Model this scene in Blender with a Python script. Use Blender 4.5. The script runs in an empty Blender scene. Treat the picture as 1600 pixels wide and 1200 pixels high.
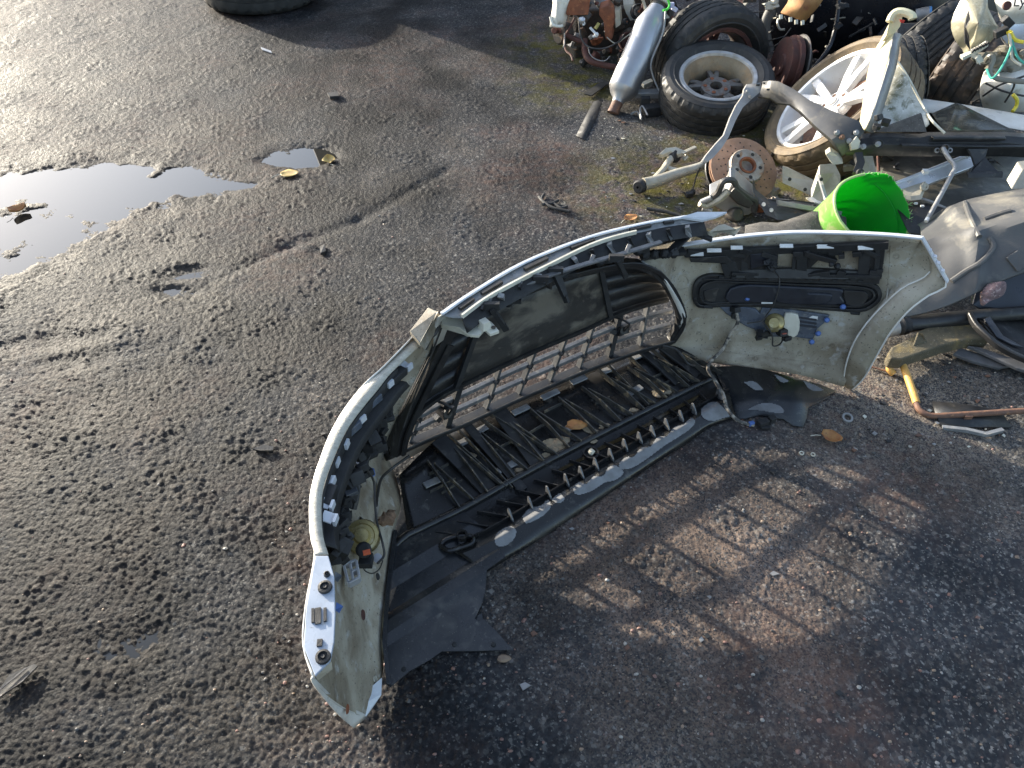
import bpy, bmesh, math, random
import numpy as np
from mathutils import Vector as V, Matrix
from mathutils.bvhtree import BVHTree

R = math.radians
rnd = random.Random(11)
SC = bpy.context.scene
COL = SC.collection

# ------------------------------------------------------------------ camera
FPX, CAMH, PITCH = 1150.0, 1.70, R(44)          # focal length in photo pixels, eye height, tilt below horizon
cam_data = bpy.data.cameras.new('camera')
cam_data.sensor_width = 36.0
cam_data.lens = 36.0 * FPX / 1600.0
cam_data.clip_start, cam_data.clip_end = 0.02, 400.0
cam = bpy.data.objects.new('camera', cam_data)
COL.objects.link(cam)
cam.location = (0, 0, CAMH)
cam.rotation_euler = (R(90) - PITCH, 0, 0)
SC.camera = cam

# ------------------------------------------------------------------ sky, sun, exposure
SUN_EL = R(13.8)
SUN_TRAVEL = V((0.745, -0.667, 0)).normalized()    # the way the light travels over the ground
sun_az = math.atan2(-SUN_TRAVEL.x, -SUN_TRAVEL.y)
world = bpy.data.worlds.new('World')
SC.world = world
world.use_nodes = True
wn = world.node_tree
sky = wn.nodes.new('ShaderNodeTexSky')
sky.sky_type = 'NISHITA'
sky.sun_disc = False
sky.sun_elevation = SUN_EL
sky.sun_rotation = sun_az
sky.dust_density = 1.5
sky.air_density = 1.0
sky.ozone_density = 1.5
veil = wn.nodes.new('ShaderNodeMix')             # thin high cloud over the whole sky
veil.data_type = 'RGBA'; veil.blend_type = 'ADD'
veil.inputs['Factor'].default_value = 1.0
wtc = wn.nodes.new('ShaderNodeTexCoord')         # cloud glows towards the sun
wdot = wn.nodes.new('ShaderNodeVectorMath'); wdot.operation = 'DOT_PRODUCT'
wn.links.new(wtc.outputs['Generated'], wdot.inputs[0])
wdot.inputs[1].default_value = (-SUN_TRAVEL.x * math.cos(SUN_EL), -SUN_TRAVEL.y * math.cos(SUN_EL), math.sin(SUN_EL))
wmx = wn.nodes.new('ShaderNodeMath'); wmx.operation = 'MAXIMUM'; wmx.inputs[1].default_value = 0.0
wn.links.new(wdot.outputs['Value'], wmx.inputs[0])
wpw = wn.nodes.new('ShaderNodeMath'); wpw.operation = 'POWER'; wpw.inputs[1].default_value = 7.0
wn.links.new(wmx.outputs[0], wpw.inputs[0])
wma = wn.nodes.new('ShaderNodeMath'); wma.operation = 'MULTIPLY_ADD'; wma.inputs[1].default_value = 11.0; wma.inputs[2].default_value = 0.5
wn.links.new(wpw.outputs[0], wma.inputs[0])
wsc = wn.nodes.new('ShaderNodeVectorMath'); wsc.operation = 'SCALE'
wsc.inputs[0].default_value = (0.98, 1.02, 1.12)
wn.links.new(wma.outputs[0], wsc.inputs['Scale'])
wn.links.new(wsc.outputs[0], veil.inputs[7])
wn.links.new(sky.outputs['Color'], veil.inputs[6])
wn.links.new(veil.outputs[2], wn.nodes['Background'].inputs['Color'])
wn.nodes['Background'].inputs['Strength'].default_value = 0.135
sun_data = bpy.data.lights.new('sun', 'SUN')
sun_data.energy = 4.8
sun_data.angle = R(0.6)
sun_data.color = (1.0, 0.915, 0.77)
sun = bpy.data.objects.new('sun', sun_data)
COL.objects.link(sun)
sd = V((SUN_TRAVEL.x * math.cos(SUN_EL), SUN_TRAVEL.y * math.cos(SUN_EL), -math.sin(SUN_EL)))
sun.rotation_euler = sd.to_track_quat('-Z', 'Y').to_euler()
sun.location = (-6, 6, 5)
SC.view_settings.view_transform = 'Standard'
SC.view_settings.look = 'None'
SC.view_settings.gamma = 1
SC.view_settings.use_curve_mapping = False
SC.view_settings.exposure = 1.38

# ------------------------------------------------------------------ photo pixel -> point in the yard
RT, UP, FW = V((1, 0, 0)), V((0, math.sin(PITCH), math.cos(PITCH))), V((0, math.cos(PITCH), -math.sin(PITCH)))
EYE = V((0, 0, CAMH))
def ray(px, py): return FW + RT * ((px - 800) / FPX) - UP * ((py - 600) / FPX)
def P(px, py, z=0.0):                            # at height z
    d = ray(px, py); return EYE + d * ((z - CAMH) / d.z)
def Y(px, py, y):                                # at ground distance y
    d = ray(px, py); return EYE + d * (y / d.y)
def D(px, py, t): return EYE + ray(px, py) * t   # at depth t
def PP(lst, z=None): return [P(a[0], a[1], a[2] if len(a) > 2 else z) for a in lst]
def YY(lst, y=None): return [Y(a[0], a[1], a[2] if len(a) > 2 else y) for a in lst]

# ------------------------------------------------------------------ mesh helpers
def smooth(pts, k=4):                            # Catmull-Rom through the points
    pts = [V(p) for p in pts]
    out = []
    n = len(pts)
    for i in range(n - 1):
        p0, p1, p2, p3 = pts[max(i - 1, 0)], pts[i], pts[i + 1], pts[min(i + 2, n - 1)]
        for j in range(k):
            t = j / k
            out.append(0.5 * ((2 * p1) + (p2 - p0) * t + (2 * p0 - 5 * p1 + 4 * p2 - p3) * t * t + (3 * p1 - p0 - 3 * p2 + p3) * t ** 3))
    out.append(pts[-1])
    return out
def resample(pts, n):                            # n points evenly along a polyline
    L = [0]
    for a, b in zip(pts, pts[1:]): L.append(L[-1] + (b - a).length)
    out = []
    j = 0
    for i in range(n):
        s = L[-1] * i / (n - 1)
        while j < len(pts) - 2 and L[j + 1] < s: j += 1
        seg = max(L[j + 1] - L[j], 1e-9)
        out.append(pts[j].lerp(pts[j + 1], min(max((s - L[j]) / seg, 0), 1)))
    return out
def lerp(a, b, t): return a + (b - a) * t
def interp(x, tab):
    if x <= tab[0][0]: return tab[0][1]
    for (a, va), (b, vb) in zip(tab, tab[1:]):
        if x <= b: return va + (vb - va) * (x - a) / (b - a)
    return tab[-1][1]
def frame(n, hint=V((0, 0, 1))):
    n = n.normalized()
    if abs(n.dot(hint)) > .98: hint = V((1, 0, 0))
    x = hint.cross(n).normalized()
    y = n.cross(x)
    return Matrix((x, y, n)).transposed()

class MB:
    def __init__(s): s.v, s.f, s.m = [], [], []
    def add(s, vs, fs, mi=0):
        o = len(s.v)
        s.v += [V(p) for p in vs]
        s.f += [tuple(i + o for i in f) for f in fs]
        s.m += [mi] * len(fs)
        return s
    def grid(s, rows, mi=0, close=False):
        w = len(rows[0])
        fs = []
        for i in range(len(rows) - 1):
            for j in range(w if close else w - 1):
                k = (j + 1) % w
                fs.append((i * w + j, i * w + k, (i + 1) * w + k, (i + 1) * w + j))
        return s.add([p for r in rows for p in r], fs, mi)
    def box(s, c, size, rot=None, mi=0, taper=1.0):
        hx, hy, hz = size[0] / 2, size[1] / 2, size[2] / 2
        vs = []
        for z in (-hz, hz):
            k = taper if z > 0 else 1
            for x, y in ((-hx, -hy), (hx, -hy), (hx, hy), (-hx, hy)):
                p = V((x * k, y * k, z))
                vs.append(V(c) + (rot @ p if rot else p))
        return s.add(vs, [(0, 3, 2, 1), (4, 5, 6, 7), (0, 1, 5, 4), (1, 2, 6, 5), (2, 3, 7, 6), (3, 0, 4, 7)], mi)
    def beam(s, a, b, w, h, up=V((0, 0, 1)), mi=0, w2=None, h2=None):
        a, b = V(a), V(b)
        d = (b - a).normalized()
        x = d.cross(up)
        x = x.normalized() if x.length > 1e-4 else V((1, 0, 0))
        y = x.cross(d)
        vs = []
        for p, ww, hh in ((a, w, h), (b, w2 or w, h2 or h)):
            vs += [p - x * ww / 2 - y * hh / 2, p + x * ww / 2 - y * hh / 2, p + x * ww / 2 + y * hh / 2, p - x * ww / 2 + y * hh / 2]
        return s.add(vs, [(0, 1, 2, 3), (7, 6, 5, 4), (0, 4, 5, 1), (1, 5, 6, 2), (2, 6, 7, 3), (3, 7, 4, 0)], mi)
    def strip(s, pts, w, h, up=V((0, 0, 1)), mi=0):   # rectangular bar swept along points
        pts = [V(p) for p in pts]
        rows = []
        for i, p in enumerate(pts):
            d = (pts[min(i + 1, len(pts) - 1)] - pts[max(i - 1, 0)]).normalized()
            x = d.cross(up).normalized()
            y = x.cross(d)
            rows.append([p - x * w / 2 - y * h / 2, p + x * w / 2 - y * h / 2, p + x * w / 2 + y * h / 2, p - x * w / 2 + y * h / 2])
        s.grid(rows, mi, close=True)
        o = len(s.v) - 4 * len(pts)
        s.f += [(o, o + 1, o + 2, o + 3)[::-1], tuple(len(s.v) - 4 + i for i in range(4))]
        s.m += [mi, mi]
        return s
    def tube(s, pts, r, n=8, mi=0, caps=True):
        pts = [V(p) for p in pts]
        rows = []
        ref = None
        for i, p in enumerate(pts):
            d = (pts[min(i + 1, len(pts) - 1)] - pts[max(i - 1, 0)])
            d = d.normalized() if d.length > 1e-9 else V((0, 0, 1))
            if ref is None:
                ref = d.orthogonal().normalized()
            else:
                ref = (ref - d * ref.dot(d))
                ref = ref.normalized() if ref.length > 1e-6 else d.orthogonal().normalized()
            b = d.cross(ref)
            rr = r[i] if isinstance(r, (list, tuple)) else r
            rows.append([p + (ref * math.cos(2 * math.pi * k / n) + b * math.sin(2 * math.pi * k / n)) * rr for k in range(n)])
        o = len(s.v)
        s.grid(rows, mi, close=True)
        if caps:
            s.f += [tuple(o + k for k in range(n))[::-1], tuple(len(s.v) - n + k for k in range(n))]
            s.m += [mi, mi]
        return s
    def lathe(s, prof, n=24, M=None, mi=0, a0=0, a1=2 * math.pi, mod=None):   # prof: (radius, height) about local Z
        full = abs(a1 - a0 - 2 * math.pi) < 1e-6
        rows = []
        for j, (r, z) in enumerate(prof):
            row = []
            for k in range(n if full else n + 1):
                a = a0 + (a1 - a0) * k / n
                rr = r + (mod(j, k, a) if mod else 0)
                p = V((rr * math.cos(a), rr * math.sin(a), z))
                row.append(M @ p if M else p)
            rows.append(row)
        return s.grid(rows, mi, close=full)
    def disc(s, r, z, n=20, M=None, mi=0):
        vs = [V((r * math.cos(2 * math.pi * k / n), r * math.sin(2 * math.pi * k / n), z)) for k in range(n)]
        return s.add([M @ p if M else p for p in vs], [tuple(range(n))], mi)
    def cyl(s, a, b, r, n=12, mi=0): return s.tube([a, b], r, n, mi)
    def prism(s, pts, off, mi=0, mis=None):             # polygon extruded by vector off
        pts = [V(p) for p in pts]
        off = V(off)
        n = len(pts)
        side = mi if mis is None else mis
        o = len(s.v)
        s.v += pts + [p + off for p in pts]
        nrm = V((0, 0, 0))
        for i in range(n): nrm += pts[i].cross(pts[(i + 1) % n])
        flip = nrm.dot(off) < 0
        top = tuple(o + n + i for i in range(n)); bot = tuple(o + i for i in range(n))[::-1]
        if flip: top, bot = top[::-1], bot[::-1]
        s.f += [top, bot]; s.m += [mi, mi]
        for i in range(n):
            k = (i + 1) % n
            q = (o + i, o + k, o + n + k, o + n + i)
            s.f.append(q[::-1] if flip else q); s.m.append(side)
        return s
    def lump(s, c, r, seed=0, n=7, rough=.25, sq=(1, 1, 1), mi=0):  # rough stone-like ball
        g = random.Random(seed)
        rows = []
        for i in range(n + 1):
            th = math.pi * i / n
            row = []
            for k in range(n + 3):
                a = 2 * math.pi * k / (n + 3)
                q = r * (1 + (g.random() - .5) * 2 * rough * (0 if i in (0, n) else 1))
                row.append(V(c) + V((q * math.sin(th) * math.cos(a) * sq[0], q * math.sin(th) * math.sin(a) * sq[1], q * math.cos(th) * sq[2])))
            rows.append(row)
        return s.grid(rows, mi, close=True)

BASE = {}
def mk(name, mb, mats, parent=None, sm=40, solid=None, soff=0, bevel=None, local=False, sub=0, mo=0, fixn=True):
    me = bpy.data.meshes.new(name)
    base = BASE.get(parent.name, V((0, 0, 0))) if (parent and not local) else V((0, 0, 0))
    me.from_pydata([tuple(p - base) for p in mb.v], [], mb.f)
    me.polygons.foreach_set('material_index', mb.m)
    if fixn:
        bm = bmesh.new(); bm.from_mesh(me)
        bmesh.ops.remove_doubles(bm, verts=bm.verts, dist=1e-5)
        bmesh.ops.recalc_face_normals(bm, faces=bm.faces)
        bm.to_mesh(me); bm.free()
    for m in (mats if isinstance(mats, (list, tuple)) else [mats]): me.materials.append(m)
    if sm:
        me.polygons.foreach_set('use_smooth', [True] * len(me.polygons))
        me.set_sharp_from_angle(angle=R(sm))
    o = bpy.data.objects.new(name, me)
    COL.objects.link(o)
    if parent: o.parent = parent
    BASE[o.name] = base
    if solid:
        md = o.modifiers.new('solid', 'SOLIDIFY'); md.thickness = solid; md.offset = soff; md.material_offset = mo; md.use_even_offset = False
    if bevel:
        md = o.modifiers.new('bevel', 'BEVEL'); md.width = bevel; md.segments = 2; md.limit_method = 'ANGLE'; md.angle_limit = R(35)
    if sub:
        md = o.modifiers.new('sub', 'SUBSURF'); md.levels = sub; md.render_levels = sub
    return o
def tag(o, label, cat, group=None):
    o['label'] = label; o['category'] = cat
    if group: o['group'] = group
    return o
def thing(name, label, cat, loc=(0, 0, 0), rot=None, group=None):
    o = bpy.data.objects.new(name, None)
    COL.objects.link(o)
    o.empty_display_size = .05
    o.location = loc
    if rot is not None: o.rotation_euler = rot.to_euler()
    BASE[o.name] = V(loc)
    return tag(o, label, cat, group)
def bvh_of(mb):
    return BVHTree.FromPolygons([tuple(p) for p in mb.v], mb.f)
def hit(bvh, px, py, lift=0.0):
    d = ray(px, py).normalized()
    loc, n, i, t = bvh.ray_cast(EYE, d)
    if loc is None: return None, None
    if n.dot(d) > 0: n = -n
    return loc + n * lift, n

# ------------------------------------------------------------------ materials
MATS = {}
def pm(name, c, c2=None, scale=8.0, rough=.5, rough2=None, rscale=None, metal=0.0, bump=0.0, bscale=80.0, spots=None, stains=None, stains2=None,
       coat=0.0, spec=.5, trans=0.0, detail=6, contrast=(.35, .65), ior=1.5, aniso=None, sss=0.0, two=None):
    m = bpy.data.materials.new(name); m.use_nodes = True
    nt = m.node_tree; N, L = nt.nodes, nt.links
    b = N['Principled BSDF']
    tc = N.new('ShaderNodeTexCoord')
    co = tc.outputs['Object']
    if aniso:
        mp = N.new('ShaderNodeMapping'); mp.inputs['Scale'].default_value = aniso
        L.new(co, mp.inputs['Vector']); co = mp.outputs['Vector']
    def noise(sc, det=detail, ro=.6, w=0.0, dist=0.0):
        n = N.new('ShaderNodeTexNoise'); n.noise_dimensions = '4D'; n.inputs['Scale'].default_value = sc; n.inputs['Detail'].default_value = det
        n.inputs['Roughness'].default_value = ro; n.inputs['W'].default_value = w; n.inputs['Distortion'].default_value = dist
        L.new(co, n.inputs['Vector']); return n.outputs['Fac']
    def rng(src, a, bb, lo=0.0, hi=1.0):
        r = N.new('ShaderNodeMapRange'); r.inputs['From Min'].default_value = a; r.inputs['From Max'].default_value = bb
        r.inputs['To Min'].default_value = lo; r.inputs['To Max'].default_value = hi
        L.new(src, r.inputs['Value']); return r.outputs['Result']
    def mix(f, a, bb):
        x = N.new('ShaderNodeMix'); x.data_type = 'RGBA'
        L.new(f, x.inputs['Factor'])
        for s, val in ((x.inputs[6], a), (x.inputs[7], bb)):
            if isinstance(val, (tuple, list)): s.default_value = (*val[:3], 1)
            else: L.new(val, s)
        return x.outputs[2]
    col = c
    if c2 is not None: col = mix(rng(noise(scale), *contrast), c, c2)
    smask = None
    if stains:
        sc_, lo, hi, sc_c = stains
        smask = rng(noise(sc_, w=3.1, dist=.6), lo, hi)
        col = mix(smask, col, sc_c)
    if stains2:
        sc_, lo, hi, sc_c = stains2
        col = mix(rng(noise(sc_, w=7.7, dist=.3), lo, hi), col, sc_c)
    if spots:
        sc_, lo, hi, sp_c = spots
        col = mix(rng(noise(sc_, 2, .5, 5.3), lo, hi), col, sp_c)
    if isinstance(col, (tuple, list)): b.inputs['Base Color'].default_value = (*col[:3], 1)
    else: L.new(col, b.inputs['Base Color'])
    if rough2 is not None: L.new(rng(noise(rscale or scale, w=1.7), .35, .65, rough, rough2), b.inputs['Roughness'])
    else: b.inputs['Roughness'].default_value = rough
    b.inputs['Metallic'].default_value = metal
    b.inputs['Coat Weight'].default_value = coat
    b.inputs['Coat Roughness'].default_value = .08
    b.inputs['Specular IOR Level'].default_value = spec
    b.inputs['IOR'].default_value = ior
    b.inputs['Transmission Weight'].default_value = trans
    if bump:
        bn = N.new('ShaderNodeBump'); bn.inputs['Strength'].default_value = min(bump, 1); bn.inputs['Distance'].default_value = .004 * max(1, bump)
        L.new(noise(bscale, 5, .65, 2.2), bn.inputs['Height']); L.new(bn.outputs['Normal'], b.inputs['Normal'])
    MATS[name] = m
    return m

white = pm('white_paint', (.70, .69, .65), (.54, .51, .45), 9, rough=.22, rough2=.5, spots=(220, .68, .76, (.12, .1, .08)), stains=(14, .56, .75, (.42, .38, .30)), bump=.12, bscale=140)
inner = pm('unpainted_inside', (.43, .395, .32), (.27, .235, .17), 5, rough=.4, rough2=.7, spots=(170, .645, .68, (.06, .05, .04)), stains=(8, .45, .68, (.15, .115, .075)), stains2=(26, .56, .74, (.46, .46, .44)), bump=.25, bscale=220)
flange = pm('scuffed_flange', (.55, .52, .44), (.42, .39, .32), 40, rough=.35, rough2=.6, spots=(150, .60, .72, (.25, .23, .19)), bump=.9, bscale=160, aniso=(1, 2.5, 1))
plate = pm('clean_flange', (.56, .58, .61), (.48, .50, .53), 20, rough=.2, rough2=.35, spots=(90, .68, .78, (.2, .17, .13)))
blk = pm('black_plastic', (.011, .011, .012), (.024, .023, .022), 18, rough=.28, rough2=.6, stains=(30, .58, .75, (.085, .078, .066)), bump=.2, bscale=180)
platem = pm('dusty_backing_plate', (.02, .019, .018), (.035, .032, .028), 9, rough=.3, rough2=.6, stains=(7, .50, .62, (.13, .115, .09)), stains2=(40, .6, .74, (.1, .09, .07)), bump=.15, aniso=(1, 1, 1.6))
blkwet = pm('wet_black_plastic', (.008, .008, .009), (.016, .015, .014), 14, rough=.1, rough2=.42, rscale=9, stains=(26, .60, .72, (.09, .085, .075)), spots=(330, .70, .76, (.25, .23, .2)), bump=.12, bscale=150)
blkmat = pm('matt_black', (.011, .011, .012), (.022, .022, .022), 25, rough=.55, rough2=.8, bump=.3, bscale=250)
tray = pm('wet_tray', (.016, .018, .021), (.03, .031, .034), 10, rough=.16, rough2=.4, rscale=7, spots=(240, .68, .74, (.2, .18, .15)), stains=(14, .54, .72, (.075, .072, .066)), stains2=(55, .62, .74, (.12, .115, .10)), bump=.15, bscale=120)
filmd = pm('pale_grey_film', (.22, .225, .23), (.15, .15, .15), 30, rough=.5, rough2=.75, spots=(200, .62, .75, (.18, .17, .16)))
greystrip = pm('grey_trim', (.24, .245, .25), (.15, .15, .15), 30, rough=.22, rough2=.45, stains=(40, .56, .7, (.32, .30, .26)), bump=.1)
slat = pm('grille_slat', (.14, .14, .142), (.08, .08, .082), 35, rough=.25, rough2=.55, stains=(45, .56, .72, (.26, .24, .20)), bump=.15)
rubber = pm('tyre_rubber', (.013, .013, .013), (.025, .024, .022), 14, rough=.5, rough2=.75, stains=(20, .58, .75, (.075, .068, .055)), bump=.25, bscale=180)
rubdust = pm('muddy_tyre', (.19, .135, .075), (.09, .068, .045), 12, rough=.65, rough2=.85, stains=(25, .58, .75, (.24, .18, .11)), bump=.35, bscale=160)
alloy = pm('alloy_paint', (.70, .70, .70), (.60, .59, .57), 12, rough=.28, rough2=.45, metal=.25, stains=(14, .58, .78, (.42, .34, .22)), spots=(180, .68, .76, (.25, .2, .14)))
alud = pm('dull_aluminium', (.47, .44, .36), (.33, .30, .23), 14, rough=.35, rough2=.55, metal=.35, stains=(22, .57, .75, (.3, .27, .2)), spots=(190, .66, .74, (.15, .13, .1)), bump=.3, bscale=150)
alub = pm('bright_aluminium', (.66, .67, .68), (.55, .55, .56), 20, rough=.25, rough2=.42, metal=.6, spots=(150, .68, .76, (.2, .18, .16)))
steel = pm('brushed_steel', (.44, .445, .455), (.36, .36, .365), 6, rough=.33, rough2=.46, metal=.85, spots=(120, .68, .78, (.3, .26, .2)), bump=.08, bscale=200)
darkst = pm('dark_steel', (.09, .088, .086), (.05, .048, .046), 16, rough=.4, rough2=.6, metal=.5, stains=(24, .58, .74, (.16, .09, .05)), bump=.3)
greyst = pm('grey_steel', (.30, .295, .285), (.22, .215, .21), 18, rough=.38, rough2=.55, metal=.35, stains=(30, .58, .75, (.42, .38, .3)), bump=.15)
rust = pm('rust', (.26, .085, .035), (.14, .05, .025), 22, rough=.75, rough2=.92, stains=(30, .56, .72, (.38, .15, .06)), spots=(160, .63, .72, (.06, .03, .02)), bump=.7, bscale=170)
rustdk = pm('dark_rust', (.10, .035, .025), (.055, .025, .02), 22, rough=.7, rough2=.9, stains=(30, .58, .75, (.18, .07, .04)), bump=.5, bscale=170)
rustor = pm('orange_rust', (.42, .22, .07), (.30, .13, .045), 15, rough=.6, rough2=.8, stains=(24, .56, .72, (.2, .06, .03)), bump=.4, bscale=170)
rustdisc = pm('rusty_disc', (.34, .21, .14), (.25, .145, .09), 26, rough=.6, rough2=.75, metal=.2, spots=(240, .64, .73, (.22, .1, .06)), bump=.25, bscale=260)
hubm = pm('corroded_hub', (.36, .34, .31), (.22, .17, .13), 30, rough=.45, rough2=.7, metal=.4, stains=(28, .54, .68, (.30, .16, .08)), bump=.5, bscale=200)
grease = pm('oily_metal', (.035, .03, .026), (.07, .06, .05), 24, rough=.35, rough2=.7, metal=.3, stains=(30, .56, .7, (.14, .075, .04)), bump=.5, bscale=150)
liner = pm('grey_liner', (.085, .084, .081), (.055, .055, .056), 5, rough=.4, rough2=.58, stains=(7, .54, .72, (.24, .22, .175)), stains2=(9, .60, .66, (.03, .035, .035)), bump=.15, bscale=200)
navy = pm('navy_housing', (.014, .016, .022), (.024, .027, .036), 18, rough=.25, rough2=.45, stains=(30, .6, .75, (.08, .08, .08)))
navyl = pm('blue_grey_lamp', (.10, .12, .15), (.06, .07, .09), 20, rough=.2, rough2=.4, stains=(26, .56, .75, (.22, .22, .21)))
bluem = pm('blue_cap', (.09, .17, .42), (.07, .13, .34), 40, rough=.35)
brass = pm('brass_cap', (.46, .38, .17), (.30, .24, .11), 24, rough=.2, rough2=.4, metal=.65, stains=(40, .58, .72, (.62, .56, .36)), stains2=(18, .58, .72, (.14, .11, .06)))
ivory = pm('ivory_plastic', (.62, .60, .50), (.5, .47, .38), 22, rough=.35, rough2=.5)
paper = pm('white_sticker', (.72, .72, .70), (.6, .6, .58), 60, rough=.6)
orange = pm('orange_label', (.75, .16, .05), (.6, .1, .04), 80, rough=.5)
redm = pm('red_lens', (.5, .05, .04), rough=.2)
wire = pm('black_wire', (.02, .02, .02), (.05, .045, .04), 60, rough=.4, rough2=.65)
tape = pm('dirty_loom_tape', (.36, .32, .26), (.06, .055, .05), 45, rough=.6, rough2=.8, contrast=(.42, .56))
wgreen = pm('green_wire', (.06, .34, .26), rough=.4)
wyel = pm('yellow_wire', (.75, .60, .06), rough=.4)
yelrod = pm('ochre_paint', (.62, .36, .09), (.50, .27, .07), 30, rough=.5, rough2=.7, stains=(34, .6, .74, (.22, .11, .05)), spots=(150, .66, .74, (.1, .05, .03)), bump=.3)
rodrust = pm('brown_rust_rod', (.17, .085, .05), (.10, .055, .04), 40, rough=.6, rough2=.8, stains=(50, .56, .7, (.3, .15, .07)), bump=.4)
foam = pm('dirty_foam', (.115, .095, .055), (.07, .06, .038), 26, rough=.75, rough2=.9, stains=(15, .54, .72, (.22, .16, .06)), spots=(220, .66, .72, (.45, .4, .3)), bump=.9, bscale=220)
rag = pm('pink_fabric', (.26, .17, .17), (.10, .075, .08), 60, rough=.85, rough2=.95, spots=(110, .58, .68, (.42, .34, .33)), bump=1.0, bscale=120)
fluff = pm('grey_felt', (.09, .085, .078), (.055, .052, .048), 50, rough=.85, rough2=.95, spots=(220, .58, .7, (.16, .15, .135)), bump=1.0, bscale=240)
leafy = pm('yellow_leaf', (.46, .33, .09), (.34, .22, .07), 40, rough=.5, rough2=.7, spots=(160, .64, .72, (.2, .12, .05)), bump=.4)
leafb = pm('brown_leaf', (.30, .11, .04), (.40, .2, .06), 40, rough=.5, rough2=.7, spots=(160, .62, .72, (.1, .05, .03)), bump=.4)
glassd = pm('dark_glass', (.035, .034, .028), (.06, .057, .045), 14, rough=.06, rough2=.2, stains=(16, .56, .74, (.16, .15, .11)))
mossw = pm('mossy_white_panel', (.58, .57, .52), (.30, .29, .22), 16, rough=.4, rough2=.65, stains=(22, .54, .66, (.10, .10, .05)), spots=(150, .62, .7, (.75, .74, .7)), bump=.3)
carblack = pm('black_car_paint', (.008, .009, .013), (.013, .014, .018), 6, rough=.14, rough2=.4, stains=(9, .62, .8, (.03, .03, .028)))
bag = pm('grimy_clear_plastic', (.40, .37, .26), (.28, .25, .17), 12, rough=.18, rough2=.4, stains=(20, .54, .7, (.52, .49, .38)), spots=(180, .66, .72, (.1, .09, .06)), bump=.35, bscale=60)
fleshw = pm('white_shell', (.72, .71, .66), (.6, .58, .5), 16, rough=.35, rough2=.55, stains=(24, .58, .74, (.35, .3, .2)), bump=.15)

endp = pm('sky_tinted_end_plate', (.36, .40, .46), (.30, .34, .40), 20, rough=.2, rough2=.35, spots=(90, .66, .76, (.14, .12, .10)), stains=(26, .58, .74, (.24, .23, .2)))  # blue of the reflected sky put into the white plate's base colour
silverlip = pm('scuffed_lip', (.42, .42, .42), (.30, .29, .27), 26, rough=.3, rough2=.5, metal=.3, stains=(20, .56, .72, (.3, .25, .18)), bump=.15)
# green bucket: plastic that lets some light through
def green_mat(c1=(.010, .32, .03), c2=(.016, .38, .04), st=None):
    m = pm('green_plastic', c1, c2, 12, rough=.35, rough2=.6, stains=st, bump=.25)
    nt = m.node_tree; N, L = nt.nodes, nt.links
    b = N['Principled BSDF']; out = N['Material Output']
    tr = N.new('ShaderNodeBsdfTranslucent'); tr.inputs['Color'].default_value = (.045, .68, .06, 1)
    mx = N.new('ShaderNodeMixShader'); mx.inputs[0].default_value = .34
    L.new(b.outputs[0], mx.inputs[1]); L.new(tr.outputs[0], mx.inputs[2]); L.new(mx.outputs[0], out.inputs['Surface'])
    return m
green = green_mat()
green.name = 'green_inner'

greenin = pm('green_inside', (.012, .42, .03), (.02, .5, .04), 10, rough=.4, rough2=.55)

greenout = green_mat((.16, .42, .07), (.24, .46, .10), (24, .48, .62, (.42, .48, .22)))
greenout.name = 'green_outer'
slatpost = pm('dark_grille_post', (.085, .085, .085), (.05, .05, .05), 35, rough=.3, rough2=.55, stains=(45, .58, .72, (.2, .18, .15)), bump=.15)
slatdk = pm('highlit_rib', (.075, .07, .06), (.03, .03, .03), 30, rough=.25, rough2=.5, stains=(40, .52, .66, (.24, .19, .12)), bump=.2)  # tan highlights of lit rib edges put into the colour
# ================================================================== GROUND
rng_ = np.random.default_rng(5)
def lattice_noise(x, y, freq, seed):             # gradient noise, vectorised
    g = np.random.default_rng(seed)
    n = 256
    perm = g.permutation(n)
    ang = g.random(n) * 2 * np.pi
    gx, gy = np.cos(ang), np.sin(ang)
    X, Yv = x * freq, y * freq
    xi, yi = np.floor(X).astype(np.int64), np.floor(Yv).astype(np.int64)
    xf, yf = X - xi, Yv - yi
    def gr(ix, iy, dx, dy):
        h = perm[(perm[ix & 255] + iy) & 255]
        return gx[h] * dx + gy[h] * dy
    u = xf * xf * xf * (xf * (xf * 6 - 15) + 10); v = yf * yf * yf * (yf * (yf * 6 - 15) + 10)
    a = gr(xi, yi, xf, yf); b = gr(xi + 1, yi, xf - 1, yf); c = gr(xi, yi + 1, xf, yf - 1); d = gr(xi + 1, yi + 1, xf - 1, yf - 1)
    return ((a + u * (b - a)) + v * ((c + u * (d - c)) - (a + u * (b - a)))) * 1.5
def cells(x, y, freq, seed):                     # distance to nearest scattered point: pebbles in the asphalt
    g = np.random.default_rng(seed)
    jx, jy = g.random((128, 128)), g.random((128, 128))
    X, Yv = x * freq, y * freq
    xi, yi = np.floor(X).astype(np.int64), np.floor(Yv).astype(np.int64)
    best = np.full(X.shape, 9.0)
    for ox in (-1, 0, 1):
        for oy in (-1, 0, 1):
            cx, cy = xi + ox, yi + oy
            px = cx + jx[cx & 127, cy & 127]; py = cy + jy[cx & 127, cy & 127]
            best = np.minimum(best, (X - px) ** 2 + (Yv - py) ** 2)
    return np.sqrt(best)
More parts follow.
